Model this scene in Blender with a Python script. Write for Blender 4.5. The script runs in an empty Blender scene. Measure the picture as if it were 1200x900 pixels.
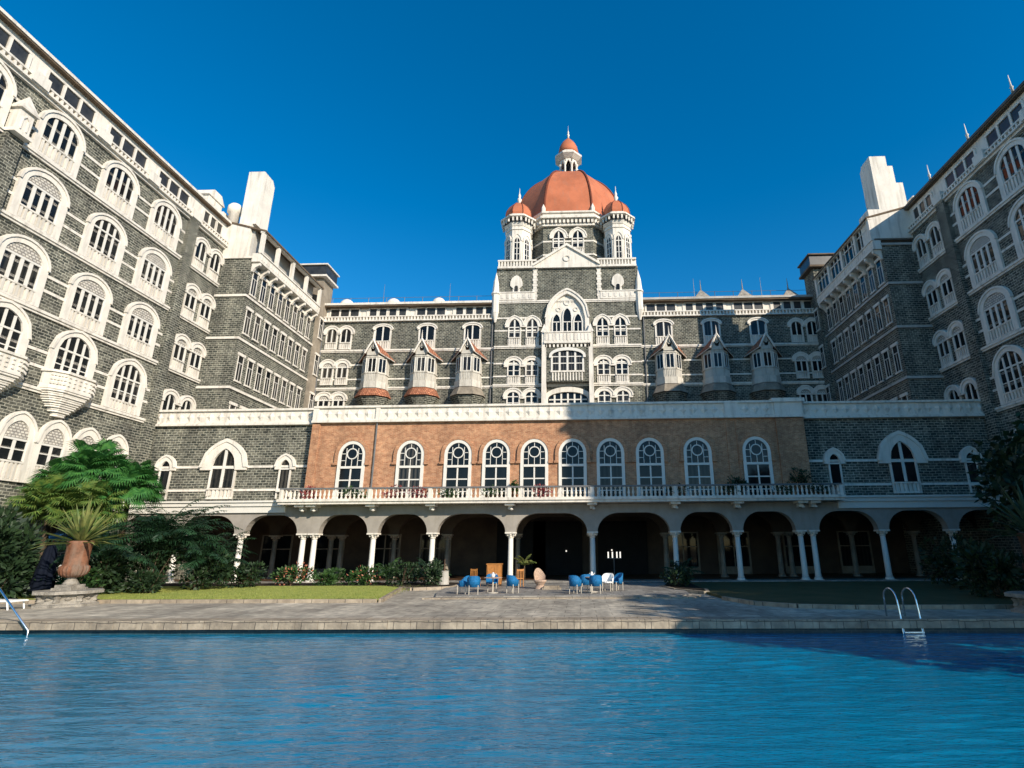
import bpy, bmesh, math, random
import numpy as np
from mathutils import Vector, Matrix
random.seed(7)
PI = math.pi
R = math.radians
S = bpy.context.scene
COL = S.collection

# ------------------------------------------------------------------ camera, sky, sun, exposure
cam_d = bpy.data.cameras.new('camera')
cam = bpy.data.objects.new('camera', cam_d); COL.objects.link(cam)
cam_d.sensor_width = 36.0
cam_d.lens = 636.66 / 1200 * 36
cam_d.shift_x = -61.3 / 1200
cam_d.clip_start = 0.1; cam_d.clip_end = 3000
_p, _y, _r = R(16.797), R(-1.58), R(-0.3527)
fwd = Vector((math.sin(_y)*math.cos(_p), math.cos(_y)*math.cos(_p), math.sin(_p)))
rgt = Vector((math.cos(_y), -math.sin(_y), 0)); upv = rgt.cross(fwd)
RR = math.cos(_r)*rgt + math.sin(_r)*upv
UU = -math.sin(_r)*rgt + math.cos(_r)*upv
m = Matrix((RR, UU, -fwd)).transposed().to_4x4(); m.translation = Vector((0, 0, 2.2))
cam.matrix_world = m
S.camera = cam

SUN_TRAVEL = Vector((-1.0, 1.0, -0.67)).normalized()
sun_el = math.asin(-SUN_TRAVEL.z)
to_sun = -SUN_TRAVEL
world = bpy.data.worlds.new('World'); S.world = world; world.use_nodes = True
nt = world.node_tree; nt.nodes.clear()
sky = nt.nodes.new('ShaderNodeTexSky'); sky.sky_type = 'NISHITA'; sky.sun_disc = False
sky.sun_elevation = sun_el
sky.sun_rotation = math.atan2(to_sun.x, to_sun.y)
sky.air_density = 1.0; sky.dust_density = 0.1; sky.ozone_density = 3.0; sky.altitude = 200
gm = nt.nodes.new('ShaderNodeGamma'); gm.inputs['Gamma'].default_value = 0.95
hs = nt.nodes.new('ShaderNodeHueSaturation'); hs.inputs['Hue'].default_value = 0.497
hs.inputs['Saturation'].default_value = 1.44; hs.inputs['Value'].default_value = 1.0
bg = nt.nodes.new('ShaderNodeBackground'); bg.inputs['Strength'].default_value = 0.145
wo = nt.nodes.new('ShaderNodeOutputWorld')
nt.links.new(sky.outputs[0], gm.inputs['Color']); nt.links.new(gm.outputs[0], hs.inputs['Color']); nt.links.new(hs.outputs[0], bg.inputs['Color'])
nt.links.new(bg.outputs[0], wo.inputs['Surface'])
sd = bpy.data.lights.new('sun', 'SUN'); sd.energy = 4.8; sd.angle = R(0.5); sd.color = (1.0, 0.89, 0.74)
so = bpy.data.objects.new('sun', sd); COL.objects.link(so)
so.rotation_euler = SUN_TRAVEL.to_track_quat('-Z', 'Y').to_euler(); so.location = (40, -40, 60)
S.view_settings.view_transform = 'Standard'; S.view_settings.look = 'None'
S.view_settings.exposure = 0.38; S.view_settings.gamma = 1.0
S.view_settings.use_curve_mapping = False
S.render.engine = 'CYCLES'
S.cycles.max_bounces = 6

# ------------------------------------------------------------------ materials
def mat(name, col, rough=0.8, spec=0.3, var=0.12, scale=1.5, bump=0.0, bscale=20.0, metal=0.0, col2=None, dirt=0.0):
    M = bpy.data.materials.new(name); M.use_nodes = True
    n = M.node_tree.nodes; l = M.node_tree.links
    b = n['Principled BSDF']
    b.inputs['Roughness'].default_value = rough; b.inputs['Metallic'].default_value = metal
    b.inputs['Specular IOR Level'].default_value = spec
    tc = n.new('ShaderNodeTexCoord')
    nz = n.new('ShaderNodeTexNoise'); nz.inputs['Scale'].default_value = scale; nz.inputs['Detail'].default_value = 6
    nz.inputs['Roughness'].default_value = 0.7
    l.new(tc.outputs['Object'], nz.inputs['Vector'])
    rp = n.new('ShaderNodeValToRGB')
    c2 = col2 if col2 else tuple(max(0, c*(1-2*var)) for c in col)
    rp.color_ramp.elements[0].position = 0.32; rp.color_ramp.elements[1].position = 0.62
    rp.color_ramp.elements[0].color = (*c2, 1); rp.color_ramp.elements[1].color = (*col, 1)
    l.new(nz.outputs['Fac'], rp.inputs['Fac'])
    out = rp.outputs['Color']
    if dirt > 0:      # vertical rain streaks and grime
        mp = n.new('ShaderNodeMapping'); mp.inputs['Scale'].default_value = (2.2, 2.2, 0.22)
        l.new(tc.outputs['Object'], mp.inputs['Vector'])
        n2 = n.new('ShaderNodeTexNoise'); n2.inputs['Scale'].default_value = 1.6; n2.inputs['Detail'].default_value = 8
        l.new(mp.outputs[0], n2.inputs['Vector'])
        r2 = n.new('ShaderNodeValToRGB'); r2.color_ramp.elements[0].position = 0.5; r2.color_ramp.elements[1].position = 0.8
        r2.color_ramp.elements[0].color = (0, 0, 0, 1); r2.color_ramp.elements[1].color = (dirt, dirt, dirt, 1)
        l.new(n2.outputs['Fac'], r2.inputs['Fac'])
        mx = n.new('ShaderNodeMix'); mx.data_type = 'RGBA'
        l.new(r2.outputs['Color'], mx.inputs['Factor']); l.new(out, mx.inputs['A'])
        mx.inputs['B'].default_value = (0.22, 0.19, 0.15, 1)
        out = mx.outputs['Result']
    l.new(out, b.inputs['Base Color'])
    if bump > 0:
        nb = n.new('ShaderNodeTexNoise'); nb.inputs['Scale'].default_value = bscale; nb.inputs['Detail'].default_value = 5
        l.new(tc.outputs['Object'], nb.inputs['Vector'])
        bp = n.new('ShaderNodeBump'); bp.inputs['Strength'].default_value = bump; bp.inputs['Distance'].default_value = 0.05
        l.new(nb.outputs['Fac'], bp.inputs['Height']); l.new(bp.outputs[0], b.inputs['Normal'])
    return M

def brickmat(name, c1, c2, cm, w, h, mort=0.03, bump=0.4, rough=0.9, blotch=None, var=0.5, spec=0.25):
    M = bpy.data.materials.new(name); M.use_nodes = True
    n = M.node_tree.nodes; l = M.node_tree.links; b = n['Principled BSDF']
    b.inputs['Roughness'].default_value = rough; b.inputs['Specular IOR Level'].default_value = spec
    uv = n.new('ShaderNodeUVMap')
    # slightly wobble the courses so that the joints are not ruler straight
    wn = n.new('ShaderNodeTexNoise'); wn.inputs['Scale'].default_value = 1.7; wn.inputs['Detail'].default_value = 4
    l.new(uv.outputs[0], wn.inputs['Vector'])
    vm = n.new('ShaderNodeVectorMath'); vm.operation = 'SCALE'; vm.inputs['Scale'].default_value = 0.1
    l.new(wn.outputs['Color'], vm.inputs[0])
    va = n.new('ShaderNodeVectorMath'); va.operation = 'ADD'
    l.new(uv.outputs[0], va.inputs[0]); l.new(vm.outputs[0], va.inputs[1])
    bt = n.new('ShaderNodeTexBrick'); bt.inputs['Scale'].default_value = 1.0
    bt.inputs['Brick Width'].default_value = w; bt.inputs['Row Height'].default_value = h
    bt.inputs['Mortar Size'].default_value = mort; bt.inputs['Mortar Smooth'].default_value = 0.3
    bt.inputs['Bias'].default_value = -0.1
    bt.inputs['Color1'].default_value = (*c1, 1); bt.inputs['Color2'].default_value = (*c2, 1); bt.inputs['Mortar'].default_value = (*cm, 1)
    l.new(va.outputs[0], bt.inputs['Vector'])
    nz = n.new('ShaderNodeTexNoise'); nz.inputs['Scale'].default_value = 0.35; nz.inputs['Detail'].default_value = 9; nz.inputs['Roughness'].default_value = 0.75
    l.new(uv.outputs[0], nz.inputs['Vector'])
    rp = n.new('ShaderNodeValToRGB'); rp.color_ramp.elements[0].position = 0.3; rp.color_ramp.elements[1].position = 0.7
    v = 1 - var
    rp.color_ramp.elements[0].color = (v, v, v, 1); rp.color_ramp.elements[1].color = (1.25, 1.25, 1.22, 1)
    if blotch: rp.color_ramp.elements[0].color = (*blotch, 1)
    l.new(nz.outputs['Fac'], rp.inputs['Fac'])
    mp = n.new('ShaderNodeMapping'); mp.inputs['Scale'].default_value = (0.9, 0.12, 1); l.new(uv.outputs[0], mp.inputs['Vector'])
    n5 = n.new('ShaderNodeTexNoise'); n5.inputs['Scale'].default_value = 1.3; n5.inputs['Detail'].default_value = 7; l.new(mp.outputs[0], n5.inputs['Vector'])
    r5 = n.new('ShaderNodeValToRGB'); r5.color_ramp.elements[0].position = 0.36; r5.color_ramp.elements[1].position = 0.6
    r5.color_ramp.elements[0].color = (1-0.55*var,)*3 + (1,); r5.color_ramp.elements[1].color = (1.08, 1.07, 1.05, 1); l.new(n5.outputs['Fac'], r5.inputs['Fac'])
    n6 = n.new('ShaderNodeTexNoise'); n6.inputs['Scale'].default_value = 3.1; n6.inputs['Detail'].default_value = 3; l.new(uv.outputs[0], n6.inputs['Vector'])
    r6 = n.new('ShaderNodeValToRGB'); r6.color_ramp.elements[0].position = 0.4; r6.color_ramp.elements[1].position = 0.62
    r6.color_ramp.elements[0].color = (1-0.4*var,)*3 + (1,); r6.color_ramp.elements[1].color = (1.2, 1.2, 1.18, 1); l.new(n6.outputs['Fac'], r6.inputs['Fac'])
    m5 = n.new('ShaderNodeMix'); m5.data_type = 'RGBA'; m5.blend_type = 'MULTIPLY'; m5.inputs['Factor'].default_value = 1
    l.new(rp.outputs['Color'], m5.inputs['A']); l.new(r5.outputs['Color'], m5.inputs['B'])
    m6 = n.new('ShaderNodeMix'); m6.data_type = 'RGBA'; m6.blend_type = 'MULTIPLY'; m6.inputs['Factor'].default_value = 1
    l.new(m5.outputs['Result'], m6.inputs['A']); l.new(r6.outputs['Color'], m6.inputs['B'])
    mx = n.new('ShaderNodeMix'); mx.data_type = 'RGBA'; mx.blend_type = 'MULTIPLY'; mx.inputs['Factor'].default_value = 1
    l.new(bt.outputs['Color'], mx.inputs['A']); l.new(m6.outputs['Result'], mx.inputs['B'])
    l.new(mx.outputs['Result'], b.inputs['Base Color'])
    n3 = n.new('ShaderNodeTexNoise'); n3.inputs['Scale'].default_value = 9; n3.inputs['Detail'].default_value = 4
    l.new(uv.outputs[0], n3.inputs['Vector'])
    ad = n.new('ShaderNodeMath'); ad.operation = 'SUBTRACT'
    l.new(n3.outputs['Fac'], ad.inputs[0]); l.new(bt.outputs['Fac'], ad.inputs[1])
    bp = n.new('ShaderNodeBump'); bp.inputs['Strength'].default_value = bump; bp.inputs['Distance'].default_value = 0.09
    l.new(ad.outputs[0], bp.inputs['Height']); l.new(bp.outputs[0], b.inputs['Normal'])
    return M

def leafmat(name, c1, c2, scale=3.0, rough=0.55, trans=0.25):
    M = bpy.data.materials.new(name); M.use_nodes = True
    n = M.node_tree.nodes; l = M.node_tree.links; b = n['Principled BSDF']
    b.inputs['Roughness'].default_value = rough; b.inputs['Specular IOR Level'].default_value = 0.35
    tc = n.new('ShaderNodeTexCoord'); nz = n.new('ShaderNodeTexNoise'); nz.inputs['Scale'].default_value = scale; nz.inputs['Detail'].default_value = 5
    l.new(tc.outputs['Object'], nz.inputs['Vector'])
    rp = n.new('ShaderNodeValToRGB'); rp.color_ramp.elements[0].position = 0.35; rp.color_ramp.elements[1].position = 0.65
    rp.color_ramp.elements[0].color = (*c1, 1); rp.color_ramp.elements[1].color = (*c2, 1)
    l.new(nz.outputs['Fac'], rp.inputs['Fac']); l.new(rp.outputs['Color'], b.inputs['Base Color'])
    tr = n.new('ShaderNodeBsdfTranslucent'); l.new(rp.outputs['Color'], tr.inputs['Color'])
    ms = n.new('ShaderNodeMixShader'); ms.inputs[0].default_value = trans
    l.new(b.outputs[0], ms.inputs[1]); l.new(tr.outputs[0], ms.inputs[2])
    l.new(ms.outputs[0], n['Material Output'].inputs['Surface'])
    return M

STONE = brickmat('basalt blocks', (0.055, 0.061, 0.053), (0.195, 0.19, 0.158), (0.40, 0.39, 0.33), 0.40, 0.18, 0.026, 0.7)
BRICK = brickmat('terracotta brick', (0.33, 0.15, 0.08), (0.43, 0.23, 0.13), (0.43, 0.31, 0.22), 0.26, 0.085, 0.008, 0.25, var=0.24)
WHITE = mat('cream white paint', (0.76, 0.71, 0.625), 0.8, 0.2, 0.08, 0.9, 0.2, 24, dirt=0.6)
OFFW = mat('weathered white paint', (0.60, 0.565, 0.49), 0.85, 0.2, 0.12, 1.4, 0.2, 24, dirt=0.8)
PLAIN = mat('white paint', (0.70, 0.675, 0.61), 0.6, 0.3, 0.04, 2.0)
SHADEP = mat('shade-toned plaster', (0.34, 0.31, 0.27), 0.85, 0.2, 0.12, 0.8, 0.1, 25, dirt=0.4)  # plaster darkened to carry the shade under the balcony
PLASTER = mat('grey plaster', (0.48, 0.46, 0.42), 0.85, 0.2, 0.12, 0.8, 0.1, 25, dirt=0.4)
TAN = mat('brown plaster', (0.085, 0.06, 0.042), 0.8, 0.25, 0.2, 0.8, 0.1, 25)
LATT = brickmat('pierced lattice', (0.5, 0.47, 0.42), (0.56, 0.53, 0.47), (0.24, 0.22, 0.2), 0.22, 0.16, 0.035, 0.5, var=0.1)
GLASS = mat('window glass', (0.010, 0.013, 0.015), 0.05, 0.25, 0.3, 0.6, 0.02, 1.5)
def vary_glass(M):            # some windows have drawn or half drawn curtains behind the panes
    n = M.node_tree.nodes; l = M.node_tree.links; b = n['Principled BSDF']
    oi = n.new('ShaderNodeObjectInfo'); tc = n.new('ShaderNodeTexCoord')
    wv = n.new('ShaderNodeTexWave'); wv.inputs['Scale'].default_value = 1.1; wv.inputs['Distortion'].default_value = 1.5; l.new(tc.outputs['Object'], wv.inputs['Vector'])
    r1 = n.new('ShaderNodeValToRGB'); r1.color_ramp.interpolation = 'CONSTANT'; e = r1.color_ramp.elements
    e[0].position = 0.0; e[0].color = (0, 0, 0, 1); e[1].position = 0.55; e[1].color = (0.25, 0.25, 0.25, 1)
    x = e.new(0.75); x.color = (0.6, 0.6, 0.6, 1); x = e.new(0.92); x.color = (1, 1, 1, 1)
    l.new(oi.outputs['Random'], r1.inputs['Fac'])
    mu = n.new('ShaderNodeMath'); mu.operation = 'MULTIPLY'; l.new(r1.outputs['Color'], mu.inputs[0]); l.new(wv.outputs['Fac'], mu.inputs[1])
    mx = n.new('ShaderNodeMix'); mx.data_type = 'RGBA'; old = b.inputs['Base Color'].links[0].from_socket
    l.new(mu.outputs[0], mx.inputs['Factor']); l.new(old, mx.inputs['A']); mx.inputs['B'].default_value = (0.10, 0.09, 0.075, 1)
    l.new(mx.outputs['Result'], b.inputs['Base Color'])
vary_glass(GLASS)
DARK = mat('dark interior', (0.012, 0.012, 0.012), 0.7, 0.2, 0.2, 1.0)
SCREEN = mat('grey screen and eave shade', (0.045, 0.045, 0.043), 0.35, 0.5, 0.35, 1.2)  # also the tone that paints shade under the tower eaves
DOME = mat('red dome render', (0.52, 0.165, 0.08), 0.75, 0.25, 0.16, 0.35, 0.15, 8, dirt=0.25)
DOME_RIB = mat('dark red rib', (0.17, 0.05, 0.028), 0.8, 0.2, 0.15, 1.0)
TILE = brickmat('roof tiles', (0.40, 0.15, 0.085), (0.50, 0.22, 0.13), (0.14, 0.06, 0.04), 0.22, 0.16, 0.02, 0.7, var=0.45)
WEATHER = mat('weathered render', (0.34, 0.29, 0.225), 0.9, 0.2, 0.25, 0.7, 0.2, 12, dirt=0.5)
ROOFBROWN = mat('weathered roof', (0.17, 0.125, 0.085), 0.9, 0.2, 0.25, 0.7, 0.2, 10)
ROOFGREY = mat('roof felt', (0.13, 0.125, 0.12), 0.9, 0.2, 0.2, 0.5)
DECK = brickmat('deck flagstones', (0.43, 0.385, 0.32), (0.53, 0.48, 0.40), (0.21, 0.185, 0.155), 1.1, 0.7, 0.014, 0.2, rough=0.6, var=0.5)
COPE = brickmat('coping stones', (0.31, 0.255, 0.195), (0.40, 0.335, 0.26), (0.13, 0.11, 0.09), 0.75, 0.6, 0.016, 0.25, rough=0.55, var=0.35)
TERR = brickmat('terrace slate', (0.24, 0.225, 0.21), (0.36, 0.34, 0.31), (0.13, 0.125, 0.115), 0.8, 0.8, 0.015, 0.25, rough=0.55, var=0.4)
POOLTILE = brickmat('pool tiles', (0.02, 0.05, 0.07), (0.03, 0.07, 0.09), (0.06, 0.09, 0.1), 0.3, 0.3, 0.012, 0.1, rough=0.4, var=0.2)
EARTH = mat('ground', (0.16, 0.14, 0.11), 0.95, 0.1, 0.25, 0.3)
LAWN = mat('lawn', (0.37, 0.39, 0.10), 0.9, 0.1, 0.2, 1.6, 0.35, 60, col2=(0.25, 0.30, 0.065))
LAWNSH = mat('shade-toned lawn', (0.11, 0.10, 0.05), 0.9, 0.1, 0.2, 0.5, 0.6, 60, col2=(0.07, 0.075, 0.035))  # darker brown copy of the lawn, with shade put into its colour
SOIL = mat('bed soil', (0.05, 0.04, 0.03), 0.95, 0.1, 0.3, 5, 0.4, 30)
STEEL = mat('polished steel', (0.72, 0.74, 0.76), 0.18, 0.5, 0.03, 2, metal=1.0)
IRON = mat('grey iron', (0.16, 0.16, 0.16), 0.5, 0.4, 0.1, 3)
TERRA = mat('terracotta pot', (0.23, 0.10, 0.055), 0.85, 0.2, 0.3, 3.0, 0.3, 22, dirt=0.9)
TERRADK = mat('shade-toned terracotta', (0.10, 0.055, 0.035), 0.9, 0.15, 0.3, 3.0, 0.3, 22)  # terracotta darkened in colour for the urn standing in shade
CARVED = mat('carved stone', (0.36, 0.33, 0.28), 0.9, 0.2, 0.3, 3.5, 0.6, 14, dirt=0.4)
BLUE = mat('blue wicker', (0.006, 0.17, 0.42), 0.55, 0.35, 0.25, 14, 0.6, 60)
WICKER = mat('cream wicker', (0.60, 0.43, 0.32), 0.7, 0.25, 0.25, 14, 0.6, 60)
LEG = mat('pale chair leg', (0.55, 0.50, 0.42), 0.5, 0.3, 0.1, 4)
WOOD = mat('orange wood', (0.48, 0.20, 0.05), 0.45, 0.4, 0.2, 4.0, 0.1, 12)
WOODD = mat('dark wood', (0.10, 0.05, 0.025), 0.45, 0.4, 0.2, 4.0)
PLASTIC = mat('white plastic', (0.8, 0.8, 0.78), 0.4, 0.4, 0.03, 3)
NAVY = mat('navy canvas', (0.004, 0.007, 0.016), 0.85, 0.15, 0.2, 5)
BLUECAN = mat('blue canvas', (0.02, 0.11, 0.30), 0.85, 0.15, 0.15, 5)
BARK = mat('bark', (0.11, 0.08, 0.055), 0.95, 0.1, 0.3, 4, 0.6, 12)
PALMLEAF = leafmat('palm leaf', (0.025, 0.12, 0.03), (0.075, 0.225, 0.045), 5.0)
PALMYEL = leafmat('yellowish palm leaf', (0.04, 0.11, 0.022), (0.17, 0.23, 0.045), 5.0)
PALMDARK = leafmat('dark palm leaf', (0.006, 0.022, 0.011), (0.018, 0.06, 0.02), 1.2, trans=0.1)
SHRUB = leafmat('shrub leaf', (0.016, 0.05, 0.014), (0.06, 0.13, 0.03), 2.2)
SHRUBDK = leafmat('dark shrub leaf', (0.012, 0.03, 0.014), (0.03, 0.06, 0.02), 2.0, trans=0.15)
SPIKE = leafmat('sword leaf', (0.09, 0.15, 0.04), (0.27, 0.27, 0.085), 2.6)
SPIKEDK = leafmat('dark sword leaf', (0.03, 0.06, 0.03), (0.07, 0.1, 0.05), 2.6, trans=0.1)
BOUG = leafmat('pink bracts', (0.20, 0.04, 0.045), (0.42, 0.10, 0.10), 6.0)
FLOWER = leafmat('coral flowers', (0.5, 0.12, 0.06), (0.65, 0.3, 0.2), 6.0)
CLOTH = mat('white cloth', (0.8, 0.79, 0.76), 0.9, 0.1, 0.03, 4)
LAMPM = bpy.data.materials.new('lamp glow'); LAMPM.use_nodes = True
_b = LAMPM.node_tree.nodes['Principled BSDF']; _b.inputs['Emission Color'].default_value = (1, 0.93, 0.8, 1); _b.inputs['Emission Strength'].default_value = 0.9

def water_mat():
    M = bpy.data.materials.new('pool water'); M.use_nodes = True
    n = M.node_tree.nodes; l = M.node_tree.links; b = n['Principled BSDF']
    b.inputs['Roughness'].default_value = 0.03; b.inputs['IOR'].default_value = 1.5
    tc = n.new('ShaderNodeTexCoord')
    nz = n.new('ShaderNodeTexNoise'); nz.inputs['Scale'].default_value = 0.12; nz.inputs['Detail'].default_value = 3
    l.new(tc.outputs['Object'], nz.inputs['Vector'])
    rp = n.new('ShaderNodeValToRGB'); rp.color_ramp.elements[0].position = 0.3; rp.color_ramp.elements[1].position = 0.7
    rp.color_ramp.elements[0].color = (0.0, 0.135, 0.255, 1); rp.color_ramp.elements[1].color = (0.0, 0.19, 0.33, 1)
    l.new(nz.outputs['Fac'], rp.inputs['Fac']); l.new(rp.outputs['Color'], b.inputs['Base Color'])
    hs_ = []
    for sc, st, w in ((3.4, (0.3, 1.2, 1.0), 0.36), (7.5, (0.34, 1.2, 1.0), 0.34), (16.0, (0.45, 1.1, 1), 0.22)):
        mp = n.new('ShaderNodeMapping'); mp.inputs['Scale'].default_value = st; mp.inputs['Rotation'].default_value = (0, 0, 0.12*math.sin(sc*3))
        l.new(tc.outputs['Object'], mp.inputs['Vector'])
        a = n.new('ShaderNodeTexNoise'); a.inputs['Scale'].default_value = sc; a.inputs['Detail'].default_value = 3; a.inputs['Distortion'].default_value = 0.6
        l.new(mp.outputs[0], a.inputs['Vector'])
        k = n.new('ShaderNodeMath'); k.operation = 'MULTIPLY'; k.inputs[1].default_value = w; l.new(a.outputs['Fac'], k.inputs[0]); hs_.append(k)
    a1 = n.new('ShaderNodeMath'); l.new(hs_[0].outputs[0], a1.inputs[0]); l.new(hs_[1].outputs[0], a1.inputs[1])
    a2 = n.new('ShaderNodeMath'); l.new(a1.outputs[0], a2.inputs[0]); l.new(hs_[2].outputs[0], a2.inputs[1])
    bp = n.new('ShaderNodeBump'); bp.inputs['Strength'].default_value = 1.0; bp.inputs['Distance'].default_value = 0.06
    l.new(a2.outputs[0], bp.inputs['Height']); l.new(bp.outputs[0], b.inputs['Normal'])
    return M
WATER = water_mat()

# ------------------------------------------------------------------ mesh helpers
class MB:
    def __init__(s): s.v = []; s.f = []; s.mi = []; s.sm = []; s.k = 0; s.smooth = False
    def add(s, vs, fs):
        o = len(s.v); s.v += [tuple(p) for p in vs]
        for f in fs: s.f.append([i+o for i in f]); s.mi.append(s.k); s.sm.append(s.smooth)
        return s
    def box(s, x0, x1, y0, y1, z0, z1):
        x0, x1 = min(x0, x1), max(x0, x1); y0, y1 = min(y0, y1), max(y0, y1)
        return s.add([(x0,y0,z0),(x1,y0,z0),(x1,y1,z0),(x0,y1,z0),(x0,y0,z1),(x1,y0,z1),(x1,y1,z1),(x0,y1,z1)],
              [(3,2,1,0),(4,5,6,7),(0,1,5,4),(1,2,6,5),(2,3,7,6),(3,0,4,7)])
    def ext(s, poly, y0, y1):                 # polygon in (x,z) pushed from y0 to y1
        n = len(poly)
        vs = [(a, y0, z) for a, z in poly] + [(a, y1, z) for a, z in poly]
        return s.add(vs, [tuple(range(n)), tuple(range(2*n-1, n-1, -1))] + [(i, (i+1) % n, n+(i+1) % n, n+i) for i in range(n)])
    def extz(s, poly, z0, z1, top=None):      # polygon in (x,y) raised from z0 to z1 (top may be another outline)
        n = len(poly); t = top or poly
        vs = [(a, b, z0) for a, b in poly] + [(a, b, z1) for a, b in t]
        return s.add(vs, [tuple(range(n-1, -1, -1)), tuple(range(n, 2*n))] + [(i, (i+1) % n, n+(i+1) % n, n+i) for i in range(n)])
    def ring(s, A, B, c0, c1, close=False):   # band between two open outlines in (x,z), standing out from -c0 to -c1
        n = len(A)
        vs = [(a, -c1, z) for a, z in A] + [(a, -c1, z) for a, z in B] + [(a, -c0, z) for a, z in A] + [(a, -c0, z) for a, z in B]
        fs = []
        for i in range(n if close else n-1):
            j = (i+1) % n
            fs += [(i, j, n+j, n+i), (2*n+i, 2*n+j, j, i), (n+i, n+j, 3*n+j, 3*n+i)]
        if not close: fs += [(0, n, 3*n, 2*n), (n-1, 2*n-1, 4*n-1, 3*n-1)]
        return s.add(vs, fs)
    def lathe(s, prof, cx=0, cy=0, n=16, sx=1, sy=1, a0=0.0, rib=None):
        vs = []
        for r, z in prof:
            for i in range(n):
                a = a0 + 2*PI*i/n
                rr = r*(1 + (rib[1]*math.cos(rib[0]*a) if rib and rib[2] <= z <= rib[3] else 0))
                vs.append((cx+rr*sx*math.cos(a), cy+rr*sy*math.sin(a), z))
        k = len(prof); fs = []
        for j in range(k-1):
            for i in range(n): fs.append((j*n+i, j*n+(i+1) % n, (j+1)*n+(i+1) % n, (j+1)*n+i))
        fs.append(tuple(range(n-1, -1, -1))); fs.append(tuple(range((k-1)*n, k*n)))
        return s.add(vs, fs)
    def tube(s, pts, r, n=6):
        pts = [Vector(p) for p in pts]; rs = r if isinstance(r, (list, tuple)) else [r]*len(pts)
        vs = []; up = Vector((0, 0, 1))
        for i, p in enumerate(pts):
            d = (pts[min(i+1, len(pts)-1)] - pts[max(i-1, 0)]).normalized()
            a = d.cross(up)
            if a.length < 1e-3: a = d.cross(Vector((0, 1, 0)))
            a.normalize(); b = a.cross(d).normalized()
            for k in range(n):
                t = 2*PI*k/n; vs.append(p + rs[i]*(math.cos(t)*a + math.sin(t)*b))
        fs = []
        for j in range(len(pts)-1):
            for k in range(n): fs.append((j*n+k, j*n+(k+1) % n, (j+1)*n+(k+1) % n, (j+1)*n+k))
        fs += [tuple(range(n-1, -1, -1)), tuple(range((len(pts)-1)*n, len(pts)*n))]
        return s.add(vs, fs)
    def slab(s, tri, dz):                     # a roof facet with thickness
        n = len(tri)
        return s.add(list(tri) + [(x, y, z-dz) for x, y, z in tri], [tuple(range(n)), tuple(range(2*n-1, n-1, -1))] + [(i, (i+1) % n, n+(i+1) % n, n+i) for i in range(n)])
    def leaf(s, p, d, w, h, nrm):
        d = d.normalized(); a = d.cross(nrm)
        if a.length < 1e-3: a = Vector((1, 0, 0))
        a.normalize()
        return s.add([p, p + d*h*0.5 + a*w*0.5, p + d*h, p + d*h*0.5 - a*w*0.5], [(0, 1, 2, 3)])
    def mesh(s, name, mats, off=None, rec=True):
        me = bpy.data.meshes.new(name)
        vs = s.v if off is None else [(x-off[0], y-off[1], z-off[2]) for x, y, z in s.v]
        me.from_pydata(vs, [], s.f)
        if not isinstance(mats, (list, tuple)): mats = [mats]
        for M in mats: me.materials.append(M)
        if rec:
            bm = bmesh.new(); bm.from_mesh(me); bmesh.ops.recalc_face_normals(bm, faces=bm.faces); bm.to_mesh(me); bm.free()
        me.polygons.foreach_set('material_index', s.mi); me.polygons.foreach_set('use_smooth', s.sm)
        uvl = me.uv_layers.new(name='UVMap')
        data = [0.0]*(2*len(me.loops)); V = me.vertices; Lp = me.loops
        for p in me.polygons:
            nx, ny, nz = abs(p.normal.x), abs(p.normal.y), abs(p.normal.z)
            if nz > 0.75: ax = (0, 1)
            elif nx > ny: ax = (1, 2)
            else: ax = (0, 2)
            for li in p.loop_indices:
                co = V[Lp[li].vertex_index].co; data[2*li] = co[ax[0]]; data[2*li+1] = co[ax[1]]
        uvl.data.foreach_set('uv', data)
        me.update(); return me

def link(name, me, parent=None, loc=(0, 0, 0), rz=0.0):
    o = bpy.data.objects.new(name, me); COL.objects.link(o)
    o.location = loc; o.rotation_euler = (0, 0, rz)
    if parent: o.parent = parent
    return o
def tag(o, label, cat, group=None, kind=None):
    o['label'] = label; o['category'] = cat
    if group: o['group'] = group
    if kind: o['kind'] = kind
    return o
def thing(name, label, cat, loc=(0, 0, 0), rz=0.0, group=None):
    o = link(name, None, None, loc, rz); o.empty_display_size = 0.3
    return tag(o, label, cat, group)
def part(name, mb, mats, parent, W=False, loc=(0, 0, 0), rec=True):   # W: the shapes were written in world coordinates
    return link(name, mb.mesh(name, mats, parent.location if W else None, rec), parent, loc)
def struct(name, mb, mats):
    o = link(name, mb.mesh(name, mats)); o['kind'] = 'structure'; return o
def copy_tree(o, parent=None):
    c = o.copy(); COL.objects.link(c); c.parent = parent
    for ch in list(o.children): copy_tree(ch, c)
    return c

def arch(hw, z0, zs, za, kind='round', n=12, cx=0.0):
    P = [(cx-hw, z0)]; q0 = {'pointed': 0.38, 'tudor': 0.16}.get(kind)
    if q0 is None:
        for i in range(n+1):
            t = PI*i/n; P.append((cx-hw*math.cos(t), zs+(za-zs)*math.sin(t)))
    else:
        h = n//2; f0 = math.sqrt(1-q0*q0)
        for i in range(h+1):
            q = 1-(1-q0)*i/h; P.append((cx-hw*(q-q0)/(1-q0), zs+(za-zs)*math.sqrt(max(0, 1-q*q))/f0))
        P += [(2*cx-a, z) for a, z in P[1:h+1][::-1]]
    P.append((cx+hw, z0)); return P
def arch_h(P, x):
    for (a, za), (b, zb) in zip(P, P[1:]):
        if a <= x <= b and b > a: return za+(zb-za)*(x-a)/(b-a)
    return P[1][1]
def ngon(n, r, cx, cy, a0=0.0): return [(cx+r*math.cos(a0+2*PI*i/n), cy+r*math.sin(a0+2*PI*i/n)) for i in range(n)]

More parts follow.
